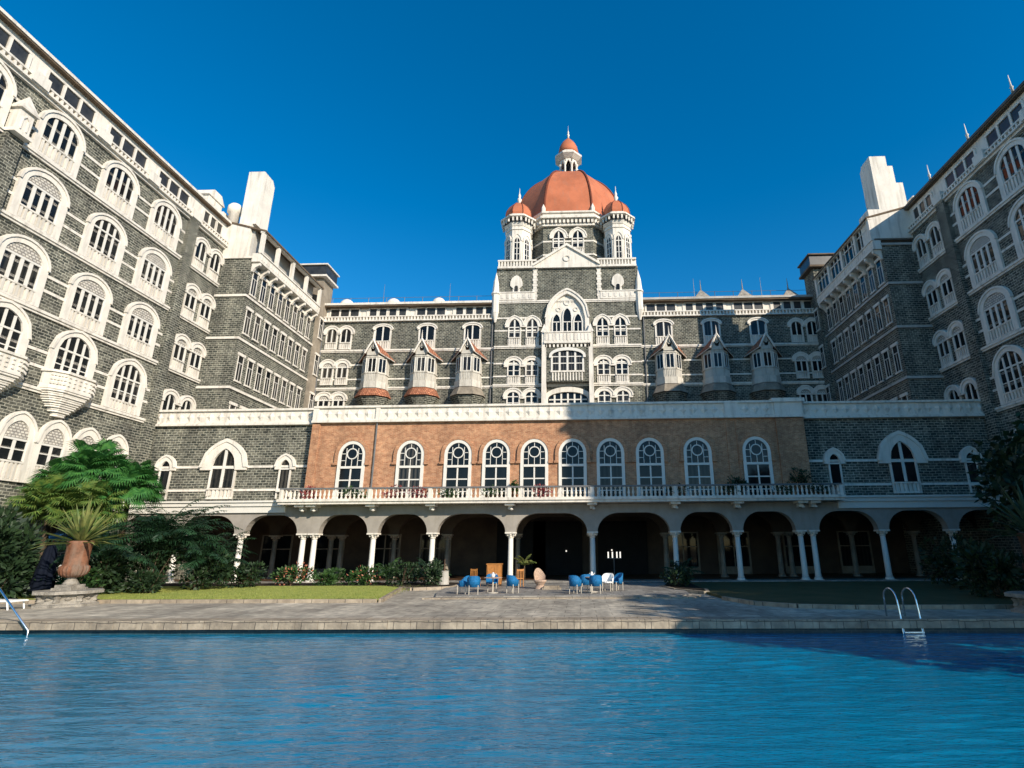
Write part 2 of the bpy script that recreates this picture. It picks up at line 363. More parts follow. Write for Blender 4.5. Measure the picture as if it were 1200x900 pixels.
# ------------------------------------------------------------------ windows: one set of meshes per kind, shared by every copy
KINDS = {}
def wkind(key, wo, wi, zb, zs, za, top, kind='round', lights=4, barw=0.2, tymp=False, apron=True, z_side=0.0, dep=0.2, hoodw=0.14, side=None, transom=True, cross=None, glass=GLASS, balusters=8, surround=WHITE, zs_o=None, drop=0.0):
    """wo, wi: half widths of surround and opening; zb: sill; zs: spring; za: apex of opening; top: apex of surround"""
    w = {}
    sw = side if side is not None else wo
    zso = zs if zs_o is None else zs_o
    mb = MB()
    if sw == wo:
        A = arch(wo, z_side, zso, top, kind); B = arch(wi, z_side, zs, za, kind)
        mb.ring(A, B, 0, dep)
    else:
        A = arch(wo, zso-drop, zso, top, kind); B = arch(wi, zso-drop, max(zs, zso-drop), za, kind); mb.ring(A, B, 0, dep)
        mb.box(-sw, -wi, -dep*0.6, 0, z_side, zso-drop); mb.box(wi, sw, -dep*0.6, 0, z_side, zso-drop)
    Ho = arch(wo+hoodw*0.35, zso-0.08, zso, top+hoodw*0.35, kind)[1:-1]; Hi = arch(wo-hoodw*0.65, zso-0.08, zso, top-hoodw*0.65, kind)[1:-1]
    mb.ring(Ho, Hi, 0, dep+0.07)
    mb.box(-wi-0.04, wi+0.04, -dep-0.02, 0, zb-0.14, zb-0.04)
    w['window'] = mb.mesh('window', surround)
    P = arch(wi, zb, zs, za, kind)
    g = MB(); g.ext(P, -0.05, -0.002); w['pane'] = g.mesh('pane', glass)
    b = MB(); zt = zs if tymp else None
    n = lights
    pitch = 2*wi/n
    for i in range(n+1):
        xc = -wi+i*pitch; half = barw/2 if 0 < i < n else barw*0.3
        x0, x1 = max(-wi, xc-half), min(wi, xc+half)
        if x1-x0 < 0.02: continue
        zt_ = zs if tymp else min(arch_h(P, x0+1e-4), arch_h(P, x1-1e-4))
        b.box(x0, x1, -0.1, -0.05, zb, max(zb+0.05, zt_-0.01))
    if transom:
        for zz in ([zs] if not isinstance(transom, list) else transom): b.box(-wi, wi, -0.115, -0.05, zz-0.06, zz+0.05)
    if cross:
        for zz in cross: b.box(-wi, wi, -0.09, -0.05, zz-0.03, zz+0.03)
    w['glazing_bars'] = b.mesh('glazing_bars', PLAIN)
    if tymp:
        t = MB(); t.ext(arch(wi, zs+0.05, zs+0.05, za, kind)[1:-1], -0.09, -0.05); w['lattice'] = t.mesh('lattice', LATT)
    if apron:
        a = MB(); a.box(-wi, wi, -0.05, -0.002, z_side, zb-0.12); a.box(-wi, wi, -dep*0.9, -0.05, z_side, z_side+0.12)
        for i in range(balusters):
            xc = -wi+(i+0.5)*2*wi/balusters; ww = 0.55*wi/balusters
            a.box(xc-ww, xc+ww, -0.16, -0.05, z_side+0.12, zb-0.12)
        w['apron'] = a.mesh('apron', WHITE)
    KINDS[key] = w
def put(parent, key, loc, rz=0.0):
    k = KINDS[key]; o = link('window', k['window'], parent, loc, rz)
    for nm, me in k.items():
        if nm != 'window': link(nm, me, o)
    return o
wkind('wide', 1.5, 1.06, 0.92, 2.4, 3.2, 3.6, lights=4, barw=0.19, tymp=True, zs_o=2.3, dep=0.16)
wkind('wideglass', 1.5, 1.06, 0.92, 2.4, 3.2, 3.6, lights=4, barw=0.15, tymp=False, zs_o=2.3, dep=0.16)
wkind('upper', 1.45, 1.06, 1.05, 2.1, 2.9, 3.32, lights=4, barw=0.18, tymp=False, transom=False, zs_o=2.0, dep=0.16)
wkind('tudor', 1.55, 1.1, 0.75, 2.3, 3.35, 3.75, kind='tudor', lights=4, barw=0.14, tymp=False, cross=[1.35], zs_o=2.1, dep=0.16)
wkind('lattice_arch', 1.08, 0.72, 1.15, 2.3, 3.35, 3.85, kind='tudor', lights=2, barw=0.16, tymp=True, cross=[1.75], zs_o=2.3, balusters=6, dep=0.16)
wkind('twin', 0.92, 0.55, 0.85, 2.0, 2.5, 2.9, lights=2, barw=0.13, tymp=True, side=0.68, zs_o=2.05, balusters=5, drop=0.15)
wkind('twinglass', 0.92, 0.55, 0.85, 1.85, 2.4, 2.75, lights=2, barw=0.12, tymp=False, transom=False, side=0.68, zs_o=1.9, balusters=5, drop=0.15)
wkind('range', 1.12, 0.82, 1.05, 2.35, 2.72, 3.0, lights=2, barw=0.15, tymp=False, transom=False, side=0.96, zs_o=2.4, dep=0.16, balusters=6, drop=0.1)
wkind('tower', 1.05, 0.62, 1.0, 2.15, 3.15, 3.5, kind='pointed', lights=2, barw=0.16, tymp=False, side=0.72, zs_o=2.35, balusters=5, drop=0.2, cross=[1.55])
wkind('tower_round', 1.05, 0.62, 0.95, 2.15, 2.65, 3.05, lights=2, barw=0.16, tymp=False, side=0.72, zs_o=2.1, balusters=5, drop=0.2, cross=[1.5])
wkind('gothic', 1.66, 0.86, 0.8, 2.2, 3.6, 4.25, kind='pointed', lights=2, barw=0.2, tymp=False, side=0.95, zs_o=2.25, transom=[2.2], balusters=6, hoodw=0.25, drop=0.2)
wkind('small_gothic', 0.72, 0.36, 0.6, 2.2, 2.75, 3.15, kind='pointed', lights=1, barw=0.12, tymp=False, side=0.44, zs_o=2.25, transom=[2.1], apron=False, drop=0.2)
wkind('turret', 0.56, 0.33, 0.35, 2.7, 3.4, 3.9, kind='pointed', lights=2, barw=0.09, tymp=False, side=0.56, zs_o=2.9, apron=False, cross=[1.2, 1.95], dep=0.1, hoodw=0.12)

def brick_kind():
    w = {}; b = MB()
    b.ring(arch(1.22, 2.6, 3.15, 4.42), arch(0.98, 2.6, 3.15, 4.18), 0, 0.14)
    b.box(-1.3, -0.98, -0.17, 0, 2.45, 2.6); b.box(0.98, 1.3, -0.17, 0, 2.45, 2.6)
    w['window'] = b.mesh('window', BRICK)
    f = MB(); f.ring(arch(0.975, 0, 3.15, 4.17), arch(0.76, 0, 3.15, 3.95), 0, 0.1); f.box(-0.76, 0.76, -0.12, -0.012, 2.2, 2.36); w['frame'] = f.mesh('frame', PLAIN)
    g = MB(); g.ext(arch(0.76, 0, 3.15, 3.95), -0.012, -0.002); w['pane'] = g.mesh('pane', GLASS)
    k = MB(); k.box(-0.05, 0.05, -0.06, -0.012, 0, 2.2); k.box(-0.76, -0.05, -0.05, -0.012, 1.35, 1.43); k.box(0.05, 0.76, -0.05, -0.012, 1.35, 1.43); k.box(-0.76, 0.76, -0.05, -0.012, 0.5, 0.56)
    c = [(0.4*math.cos(t*PI/10), 3.25+0.4*math.sin(t*PI/10)) for t in range(20)]; d = [(0.33*math.cos(t*PI/10), 3.25+0.33*math.sin(t*PI/10)) for t in range(20)]
    k.ring(c, d, 0.012, 0.055, close=True)
    for x in (-0.42, 0.42): k.box(x-0.02, x+0.02, -0.045, -0.012, 2.36, 3.65)
    k.box(-0.02, 0.02, -0.045, -0.012, 2.36, 2.85); k.box(-0.02, 0.02, -0.045, -0.012, 3.65, 3.93)
    k.box(-0.75, -0.42, -0.045, -0.012, 2.75, 2.79); k.box(0.42, 0.75, -0.045, -0.012, 2.75, 2.79); k.box(-0.74, -0.4, -0.045, -0.012, 3.23, 3.27); k.box(0.4, 0.74, -0.045, -0.012, 3.23, 3.27)
    w['glazing_bars'] = k.mesh('glazing_bars', PLAIN); KINDS['brick'] = w
brick_kind()

def slit_kind():
    w = {}; b = MB(); b.box(-0.5, 0.5, -0.1, 0, 2.42, 2.66); b.box(-0.46, 0.46, -0.13, 0, 0.1, 0.24); b.box(-0.4, -0.33, -0.05, 0, 0.24, 2.42); b.box(0.33, 0.4, -0.05, 0, 0.24, 2.42)
    w['window'] = b.mesh('window', WHITE)
    g = MB(); g.box(-0.33, 0.33, -0.012, -0.002, 0.24, 2.42); w['pane'] = g.mesh('pane', GLASS)
    k = MB(); k.box(-0.035, 0.035, -0.04, -0.012, 0.24, 1.75); k.box(-0.33, 0.33, -0.04, -0.012, 1.75, 1.84); w['glazing_bars'] = k.mesh('glazing_bars', PLASTER)
    KINDS['slit'] = w
slit_kind()

def attic_kind(key, n, pitch, ww):
    w = {}; tot = n*pitch
    f = MB(); f.box(-tot/2, tot/2, -0.1, 0, 0.98, 1.12); f.box(-tot/2, tot/2, -0.1, 0, -0.08, 0.02)
    for i in range(n+1):
        xc = -tot/2+i*pitch; f.box(xc-(pitch-ww)/2, xc+(pitch-ww)/2, -0.09, 0, 0.02, 0.98)
    w['window'] = f.mesh('attic_window', WHITE)
    g = MB(); g.box(-tot/2, tot/2, -0.015, -0.002, 0.02, 0.98); w['pane'] = g.mesh('pane', SCREEN)
    KINDS[key] = w
attic_kind('attic3', 3, 1.12, 0.94)
attic_kind('attic2', 3, 0.85, 0.62)
attic_kind('attic4', 4, 1.12, 0.78)

# meshes shared by both wings
def bay_balcony():
    b = MB(); pl = [(-1.6, 0), (-1.5, -0.55), (-0.88, -1.0), (0.88, -1.0), (1.5, -0.55), (1.6, 0)]
    sc = lambda k, j=1.0: [(x*k, y*j) for x, y in pl]
    b.extz(pl, 0.0, 0.14); b.extz(sc(1.04, 1.05), 1.0, 1.14)
    b.extz(sc(0.97, 0.96), 0.14, 1.0)
    for (xa, ya), (xb, yb) in zip(pl[1:], pl[2:-1]):
        for i in range(5):
            for zc in (0.35, 0.6, 0.85):
                t = (i+0.5)/5; x, y = xa+(xb-xa)*t, ya+(yb-ya)*t; b.box(x-0.06, x+0.06, y-0.02, y+0.06, zc-0.07, zc+0.07)
    me = b.mesh('balcony', WHITE)
    c = MB()
    for i, (k, j) in enumerate(((0.98, 0.95), (0.86, 0.84), (0.74, 0.72), (0.6, 0.58), (0.44, 0.44), (0.28, 0.3))):
        c.extz(sc(k*0.93, j*0.9), -0.24*(i+1), -0.24*(i+1)+0.12, ); c.extz(sc(k, j), -0.24*(i+1)+0.12, -0.24*i)
    return me, c.mesh('corbel', WHITE)
BALC, CORB = bay_balcony()

def wing(X, sgn, y0, y1, label):
    rz = sgn*PI/2 if sgn > 0 else -PI/2
    ym = (y0+y1)/2
    t = thing('hotel_wing', label, 'building', (X, ym, 0), rz)
    A = lambda Y: sgn*(Y-ym)                       # along the wall
    def bx(mb, ya, yb, c0, c1, z0, z1): mb.box(A(ya), A(yb), -c1, -c0, z0, z1)
    w = MB(); bx(w, y0, y1, -13, 0, 0, 28.1); part('wall', w, STONE, t)
    for z in (11.15, 15.55, 19.95, 24.35):
        c = MB(); bx(c, y0, 42.1, 0, 0.2, z, z+0.16); bx(c, y0, 42.1, 0, 0.12, z-0.14, z); part('string_course', c, WHITE, t)
    l = MB()
    for z in (11.15, 15.55, 19.95, 24.35):
        for dz in (1.3, 2.2): bx(l, y0, 37.4, 0, 0.05, z+dz, z+dz+0.17)
    for dz in (6.0, 7.6): bx(l, y0, 37.4, 0, 0.05, dz, dz+0.15)
    part('stone_band', l, WHITE, t)
    for Y, zt in ((37.85, 28.1), (24.1, 24.35), (15.2, 24.35)):
        p = MB(); bx(p, Y-0.45, Y+0.45, 0, 0.35, 0, zt); po = part('pilaster', p, STONE, t)
        if zt < 28:
            q = MB(); bx(q, Y-0.5, Y+0.5, 0, 0.75, zt, zt+0.22); bx(q, Y-0.38, Y+0.38, 0, 0.6, zt+0.22, zt+1.6)
            bx(q, Y-0.52, Y+0.52, 0, 0.75, zt+1.6, zt+1.75)
            a, c = A(Y), 0.36
            q.add([(a-0.48, -0.72, zt+1.75), (a+0.48, -0.72, zt+1.75), (a+0.48, -0.0, zt+1.75), (a-0.48, -0.0, zt+1.75), (a, -c, zt+2.75)], [(0,1,4),(1,2,4),(2,3,4),(3,0,4),(3,2,1,0)])
            q.ring([(a-0.2, zt+0.4), (a-0.2, zt+1.1), (a, zt+1.35), (a+0.2, zt+1.1), (a+0.2, zt+0.4)], [(a-0.14, zt+0.4), (a-0.14, zt+1.07), (a, zt+1.25), (a+0.14, zt+1.07), (a+0.14, zt+0.4)], 0.6, 0.66)
            link('pinnacle', q.mesh('pinnacle', WHITE), po)
    cols = (17.65, 22.1, 26.55, 31.0, 35.3)
    for i, Y in enumerate(cols):
        put(t, 'upper', (A(Y), 0, 24.55)); put(t, 'wideglass' if i == 3 else 'wide', (A(Y), 0, 20.15)); put(t, 'wide', (A(Y), 0, 15.75))
        if i < 4:
            put(t, 'tudor', (A(Y), 0, 11.7)); bo = link('balcony', BALC, t, (A(Y), 0, 11.35)); link('corbel', CORB, bo)
        else: put(t, 'tudor', (A(Y), 0, 11.35))
    for i in range(8): put(t, 'lattice_arch', (A(20.15+2.2*i), 0, 5.9))
    for k, z in enumerate((24.5, 20.1, 15.7, 11.3)):
        for Y in (39.35, 41.2): put(t, 'twinglass' if k in (0, 3) else 'twin', (A(Y), 0, z))
    # attic storey, its ledge with the row of little openings, and the eaves
    a = MB(); bx(a, y0, y1, -13, -0.08, 28.1, 30.3); part('attic_wall', a, WHITE, t)
    c = MB(); bx(c, y0, 42.3, -0.25, 0.38, 28.1, 28.22); bx(c, y0, 42.3, 0.12, 0.34, 28.5, 28.62); bx(c, y0, 42.3, -0.25, 0.06, 28.22, 28.5)
    Y = y0
    while Y < 42.1:
        bx(c, Y, Y+0.13, 0.06, 0.32, 28.22, 28.5); Y += 0.32
    for Yp in (24.35, 28.8, 33.15, 37.85, 19.8): bx(c, Yp-0.5, Yp+0.5, 0.06, 0.46, 28.15, 28.9)
    bx(c, y0, 42.3, 0, 0.2, 27.92, 28.1)
    part('cornice', c, WHITE, t)
    for Y in (17.65, 22.1, 26.55, 31.0, 35.5): put(t, 'attic3', (A(Y), 0.08, 28.85))
    put(t, 'attic2', (A(40.2), 0.08, 28.85))
    e = MB(); bx(e, y0-0.3, y1, -13.3, 0.26, 30.3, 30.42); part('eaves', e, ROOFBROWN, t)
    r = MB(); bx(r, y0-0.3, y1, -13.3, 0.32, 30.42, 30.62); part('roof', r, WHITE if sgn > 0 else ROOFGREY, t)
    if sgn < 0:
        for Y in (29.4, 33.7, 38.2):
            f = MB(); f.smooth = True; f.lathe([(0.09, 30.62), (0.07, 30.9), (0.12, 31.0), (0.05, 31.15), (0.02, 32.0)], A(Y), -0.3, 8); part('finial', f, WHITE, t)
        tw = MB(); bx(tw, 8.0, 14.5, -6, 0.0, 30.62, 36.0); part('shadow_pavilion', tw, STONE, t); cd = MB(); bx(cd, 7.8, 14.7, -6.2, 0.2, 36.0, 36.4); cd.lathe([(2.8, 36.4), (2.9, 37.2), (2.3, 38.8), (1.2, 40.0), (0.0, 40.6)], A(11.75), 3.0, 8, a0=PI/8); part('shadow_pavilion_dome', cd, DOME, t)  # unseen pavilion and dome added so their shadow edges the brick front
    return t, A

wL, AL = wing(-31.5, +1, 4.0, 56.0, 'long sunlit stone hotel wing with white arched windows on the left above the palms')
wR, AR = wing(29.0, -1, 8.0, 56.0, 'long shaded stone hotel wing with white arched windows and finials on its eaves')

# ------------------------------------------------------------------ projecting stair blocks with chimneys
def block(Xw, Xi, sgn, label):
    """Xw wing plane, Xi inner face; sgn +1 faces +X"""
    t = thing('stair_block', label, 'building', (Xi, 48.9, 0), sgn*PI/2)
    A = lambda Y: sgn*(Y-48.9)
    dp = abs(Xi-Xw)
    def bx(mb, ya, yb, c0, c1, z0, z1): mb.box(A(ya), A(yb), -c1, -c0, z0, z1)
    w = MB(); bx(w, 42.1, 55.6, -dp+0.002, 0, 0, 26.95); part('wall', w, STONE, t)
    c = MB()
    for z in (14.95, 19.3, 23.25): bx(c, 41.98, 55.6, -dp+0.01, 0.12, z, z+0.2)
    bx(c, 41.98, 42.5, -dp+0.01, 0.08, 26.95, 27.15)
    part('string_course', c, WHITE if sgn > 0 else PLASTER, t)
    for i in range(8):
        Y = 42.95+1.42*i
        for z in (15.6, 19.85): put(t, 'slit', (A(Y), 0, z))
        put(t, 'slit', (A(Y), 0, 23.5))
    put(t, 'slit', (A(42.95), 0, 11.3)); put(t, 'slit', (A(44.4), 0, 11.3))
    # bracketed loggia under the eaves
    l = MB(); bx(l, 42.05, 53.4, 0.0, 0.75, 26.62, 26.8); bx(l, 42.05, 53.4, 0.6, 0.72, 26.8, 27.45); bx(l, 42.0, 53.4, 0.56, 0.8, 27.45, 27.57); bx(l, 42.05, 42.2, 0, 0.6, 26.8, 27.45)
    for i in range(30): bx(l, 42.3+0.38*i, 42.42+0.38*i, 0.72, 0.76, 26.9, 27.35)
    lo = part('loggia', l, WHITE, t)
    for i in range(9):
        Y = 42.35+1.36*i; b = MB()
        b.ext([(0, 26.62), (0, 25.75), (0.12, 25.75), (0.3, 26.1), (0.7, 26.35), (0.7, 26.62)], -0.13, 0.13)
        me = MB(); me.v = [(A(Y)+y, -x, z) for x, y, z in b.v]; me.f = b.f; me.mi = b.mi; me.sm = b.sm
        link('bracket', me.mesh('bracket', WHITE), lo)
    for i, Y in enumerate((42.2, 44.7, 47.4, 50.2, 53.2)):
        p = MB(); bx(p, Y-0.17, Y+0.17, 0.5, 0.78, 27.57, 29.5); link('post', p.mesh('post', WHITE), lo)
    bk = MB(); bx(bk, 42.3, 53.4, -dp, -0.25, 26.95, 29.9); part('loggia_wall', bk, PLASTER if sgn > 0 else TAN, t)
    if sgn < 0:
        g = MB(); bx(g, 42.35, 53.1, 0.52, 0.56, 27.57, 29.5); go = link('glazing', g.mesh('glazing', GLASS), lo)
        f = MB()
        for i in range(15): bx(f, 42.4+0.74*i, 42.5+0.74*i, 0.56, 0.64, 27.57, 29.5)
        bx(f, 42.3, 53.2, 0.56, 0.66, 28.9, 29.0); link('glazing_bars', f.mesh('glazing_bars', WHITE), lo)
    h = MB(); bx(h, 42.0, 53.4, 0.42, 0.85, 29.5, 29.72); part('beam', h, WHITE, t)
    r = MB(); a0, a1 = A(41.95), A(53.45)
    for q in ([(a0, -0.95, 29.72), (a1, -0.95, 29.72), (a1, dp+3, 31.6), (a0, dp+3, 31.6)],): r.slab(q, 0.16)
    part('roof', r, ROOFBROWN, t)
    # white chimney base and chimney over the front face
    b = MB(); bx(b, 42.02, 43.6, -dp-0.9, -0.55 if sgn > 0 else 0.62, 27.15 if sgn > 0 else 27.62, 30.5); bx(b, 42.3, 43.6, -dp-2.5, -dp-0.9, 29.6, 32.0)
    bo = part('chimney_base', b, WHITE, t)
    k = MB(); xa, xb = (0.6, 2.75)
    k.ext([(A(42.1), 30.5), (A(43.9), 30.5), (A(43.9), 35.6), (A(43.5), 36.1), (A(42.1), 36.1)], 0.25 if sgn > 0 else 0.45, 1.75 if sgn > 0 else 1.9)
    if sgn < 0:
        k.box(A(42.3), A(43.9), 1.9, 2.5, 30.5, 35.2); k.box(A(42.3), A(43.9), 2.5, 3.1, 30.5, 33.4)
    part('chimney', k, WHITE, t)
    if sgn > 0:
        v = MB(); v.smooth = True; v.lathe([(0.45, 30.5), (0.45, 32.0), (0.62, 32.1), (0.62, 32.7), (0.4, 33.0), (0.0, 33.1)], A(42.8), dp+0.2, 12); part('vent_pot', v, WHITE, t)
        v = MB(); bx(v, 40.6, 42.4, -dp-2.6, -dp-1.2, 30.6, 32.6); v.ext([(A(40.4), 32.6), (A(42.6), 32.6), (A(42.0), 33.4), (A(41.0), 33.4)], dp+1.1, dp+2.7); part('roof_tank', v, WHITE, t)
    # stair tower at the far end
    s = MB(); bx(s, 54.2, 56.6, -dp, 0.35, 0, 31.4); part('tower_wall', s, STONE if sgn < 0 else WEATHER, t)
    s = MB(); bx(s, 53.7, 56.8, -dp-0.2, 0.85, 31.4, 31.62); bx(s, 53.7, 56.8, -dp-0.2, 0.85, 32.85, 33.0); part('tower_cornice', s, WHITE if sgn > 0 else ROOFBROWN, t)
    s = MB(); bx(s, 53.9, 56.6, -dp, 0.7, 31.62, 32.85); part('tower_parapet', s, SCREEN, t)
    for z in (23.6, 19.4, 15.0): put(t, 'slit', (A(54.95), -0.35, z+0.6))
    return t
block(-31.5, -28.8, +1, 'sunlit stone stair block with bracketed open loggia and tall white chimney, left side')
block(29.0, 26.2, -1, 'shaded stone stair block with glazed loggia and stepped white chimney, right side')

# ------------------------------------------------------------------ main ranges either side of the tower
def oriel():
    P = {}
    pl = [(-1.35, 0), (-1.28, -0.75), (-0.62, -1.45), (0.62, -1.45), (1.28, -0.75), (1.35, 0)]
    sc = lambda k, j: [(x*k, y*j) for x, y in pl]
    b = MB(); b.extz(pl, 0.0, 3.35); b.extz(sc(1.07, 1.06), 1.28, 1.42); b.extz(sc(1.08, 1.07), -0.3, 0.42); b.extz(sc(1.05, 1.04), 3.1, 3.3)
    for (xa, ya), (xb, yb) in zip(pl[1:], pl[2:-1]):
        for i in range(7):
            t = (i+0.5)/7; x, y = xa+(xb-xa)*t, ya+(yb-ya)*t; b.box(x-0.05, x+0.05, y-0.05, y+0.05, 0.42, 1.28)
    b.ext([(-0.62, 3.3), (0.62, 3.3), (0.66, 3.66), (0.3, 4.25), (0.16, 3.7), (-0.16, 3.7), (-0.3, 4.25), (-0.66, 3.66)], -1.6, -1.5); b.ext([(-0.3, 4.25), (0.0, 4.0), (0.3, 4.25), (0, 4.85)], -1.6, -1.5)
    P['oriel_bay'] = b.mesh('oriel_bay', OFFW)
    g = MB()
    for (xa, ya), (xb, yb) in zip(pl[1:], pl[2:-1]):
        d = Vector((xb-xa, yb-ya, 0)); L = d.length; d.normalize(); nr = Vector((d.y, -d.x, 0)); c = Vector(((xa+xb)/2, (ya+yb)/2, 0)); hw = min(0.36, L*0.38)
        for s0, s1 in ((-hw, -0.035), (0.035, hw)):
            q = [c+d*s0+nr*0.012, c+d*s1+nr*0.012]
            g.add([(q[0].x, q[0].y, 1.5), (q[1].x, q[1].y, 1.5), (q[1].x, q[1].y, 2.95), (q[0].x, q[0].y, 2.95)], [(0, 1, 2, 3)])
    P['pane'] = g.mesh('pane', GLASS)
    fr = MB()
    for (xa, ya), (xb, yb) in zip(pl[1:], pl[2:-1]):
        d = Vector((xb-xa, yb-ya, 0)); L = d.length; d.normalize(); nr = Vector((d.y, -d.x, 0)); c = Vector(((xa+xb)/2, (ya+yb)/2, 0)); hw = min(0.36, L*0.38)+0.05
        for s_ in (-hw, 0, hw):
            q = c+d*s_+nr*0.03; fr.tube([(q.x, q.y, 1.42), (q.x, q.y, 3.05)], 0.05, 4)
    P['glazing_bars'] = fr.mesh('glazing_bars', PLAIN)
    r = MB()
    for s in (-1, 1):
        a, b_, c, d, e = (0, -1.75, 5.05), (s*0.74, -1.75, 3.6), (s*2.0, -0.3, 3.0), (0, 0, 5.05), (s*2.0, 0, 3.0)
        r.slab([a, b_, c], 0.09); r.slab([a, c, d], 0.09); r.slab([d, c, e], 0.09)
    P['roof'] = r.mesh('roof', TILE)
    e = MB()
    for s in (-1, 1):
        e.tube([(0, -1.82, 5.0), (s*0.42, -1.84, 4.2), (s*0.78, -1.82, 3.45)], 0.11, 4)
        e.tube([(s*0.76, -1.74, 3.5), (s*2.02, -0.3, 2.9)], 0.05, 4)
    e.tube([(0, -1.8, 5.0), (0, -1.8, 6.0)], [0.09, 0.02], 6); e.tube([(0, -1.76, 4.8), (0, -1.7, 4.2)], 0.06, 4)
    P['bargeboard'] = e.mesh('bargeboard', WHITE)
    k = MB(); k.extz(sc(1.38, 1.25), -1.2, -0.35, sc(1.08, 1.06)); P['skirt_roof'] = k.mesh('skirt_roof', TILE); P['skirt_grey'] = k.mesh('skirt_roof', WEATHER)
    k = MB(); k.extz(sc(0.55, 0.4), -3.2, -1.25, sc(1.3, 1.1)); P['corbel'] = k.mesh('corbel', STONE)
    return P
ORIEL = oriel()
def main_range(x0, x1, singles, pairs, orx, label, vents, right):
    xm = (x0+x1)/2; Y = 55.6
    t = thing('hotel_range', label, 'building', (xm, Y, 0))
    L = lambda x: x-xm
    w = MB(); w.box(L(x0), L(x1), 0, 12, 0, 26.55); part('wall', w, STONE, t)
    for z in (23.05, 18.72, 14.4):
        c = MB(); c.box(L(x0), L(x1), -0.18, 0, z, z+0.17); c.box(L(x0), L(x1), -0.1, 0, z-0.12, z); part('string_course', c, WHITE, t)
    l = MB()
    for z in (21.4, 19.75): l.box(L(x0), L(x1), -0.05, 0, z, z+0.16)
    part('stone_band', l, WHITE, t)
    for x in singles: put(t, 'range', (L(x), 0, 23.22))
    for x in pairs:
        put(t, 'twinglass', (L(x), 0, 23.3)); put(t, 'twin', (L(x), 0, 19.2)); put(t, 'twin', (L(x), 0, 15.5))
    for x in singles: put(t, 'range', (L(x), 0, 14.6))
    for x in orx:
        o = link('oriel_bay', ORIEL['oriel_bay'], t, (L(x), 0, 18.75))
        for nm, me in ORIEL.items():
            if nm == ('skirt_roof' if (right or x > -12) else 'skirt_grey') or nm == 'oriel_bay': continue
            link('skirt_roof' if nm == 'skirt_grey' else nm, me, o)
    a = MB(); a.box(L(x0), L(x1), 0.3, 12, 26.55, 28.35); part('attic_wall', a, WHITE, t)
    c = MB(); c.box(L(x0), L(x1), -0.3, 0.3, 26.55, 26.68); c.box(L(x0), L(x1), -0.25, 0.02, 27.08, 27.2); c.box(L(x0), L(x1), 0.04, 0.3, 26.68, 27.08)
    x = x0+0.1
    while x < x1-0.2:
        c.box(L(x), L(x+0.16), -0.22, 0.04, 26.68, 27.08); x += 0.36
    part('cornice', c, WHITE, t)
    n = 4; wdt = (x1-x0)/n
    for i in range(n): put(t, 'attic4' if i % 2 else 'attic3', (L(x0+wdt*(i+0.5)), 0.3, 27.28))
    e = MB(); e.box(L(x0), L(x1), -0.35, 12.3, 28.35, 28.5); part('eaves', e, ROOFBROWN, t)
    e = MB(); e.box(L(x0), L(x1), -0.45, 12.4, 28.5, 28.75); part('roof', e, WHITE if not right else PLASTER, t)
    r = MB(); y = 1.2
    for z in (29.5, 30.1): r.tube([(L(x0)+0.2, y, z), (L(x1)-0.2, y, z)], 0.025, 4)
    x = x0+0.4
    while x < x1:
        r.tube([(L(x), y, 28.75), (L(x), y, 30.15)], 0.03, 4); x += 2.1
    for q in (0.33, 0.72): xx = x0+(x1-x0)*q; r.tube([(L(xx), y-0.4, 28.75), (L(xx), y-0.4, 31.6)], [0.04, 0.015], 5)
    part('roof_railing', r, IRON, t)
    for x in vents:
        v = MB()
        if not right:
            v.smooth = True; v.lathe([(0.8, 28.75), (0.8, 29.0), (0.72, 29.25), (0.5, 29.5), (0.2, 29.68), (0, 29.72)], L(x), 0.7, 14)
        else:
            v.add([(L(x)-1.0, 0.0, 28.75), (L(x)+1.0, 0.0, 28.75), (L(x)+1.0, 1.6, 28.75), (L(x)-1.0, 1.6, 28.75), (L(x), 0.8, 30.2)], [(0,1,4),(1,2,4),(2,3,4),(3,0,4),(3,2,1,0)]); v.tube([(L(x), 0.8, 30.1), (L(x), 0.8, 31.4)], [0.08, 0.02], 6)
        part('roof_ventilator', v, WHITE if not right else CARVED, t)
    d = MB()
    for q in (0.02, 0.985): xx = x0+(x1-x0)*q; d.tube([(L(xx), -0.12, 12), (L(xx), -0.12, 26.5)], 0.07, 6)
    part('downpipe', d, IRON, t)
    return t
main_range(-28.8, -9.15, (-21.65, -16.7, -11.65), (-27.35, -25.75), (-21.95, -16.7, -11.8), 'sunlit stone range left of the domed tower, with red roofed oriel bays', (-26.4, -21.0, -15.8), False)
main_range(6.85, 26.2, (9.4, 14.6, 19.65), (23.75, 25.45), (9.6, 14.6, 19.75), 'partly shaded stone range right of the domed tower, with white oriel bays', (14.0, 18.7, 23.8), True)

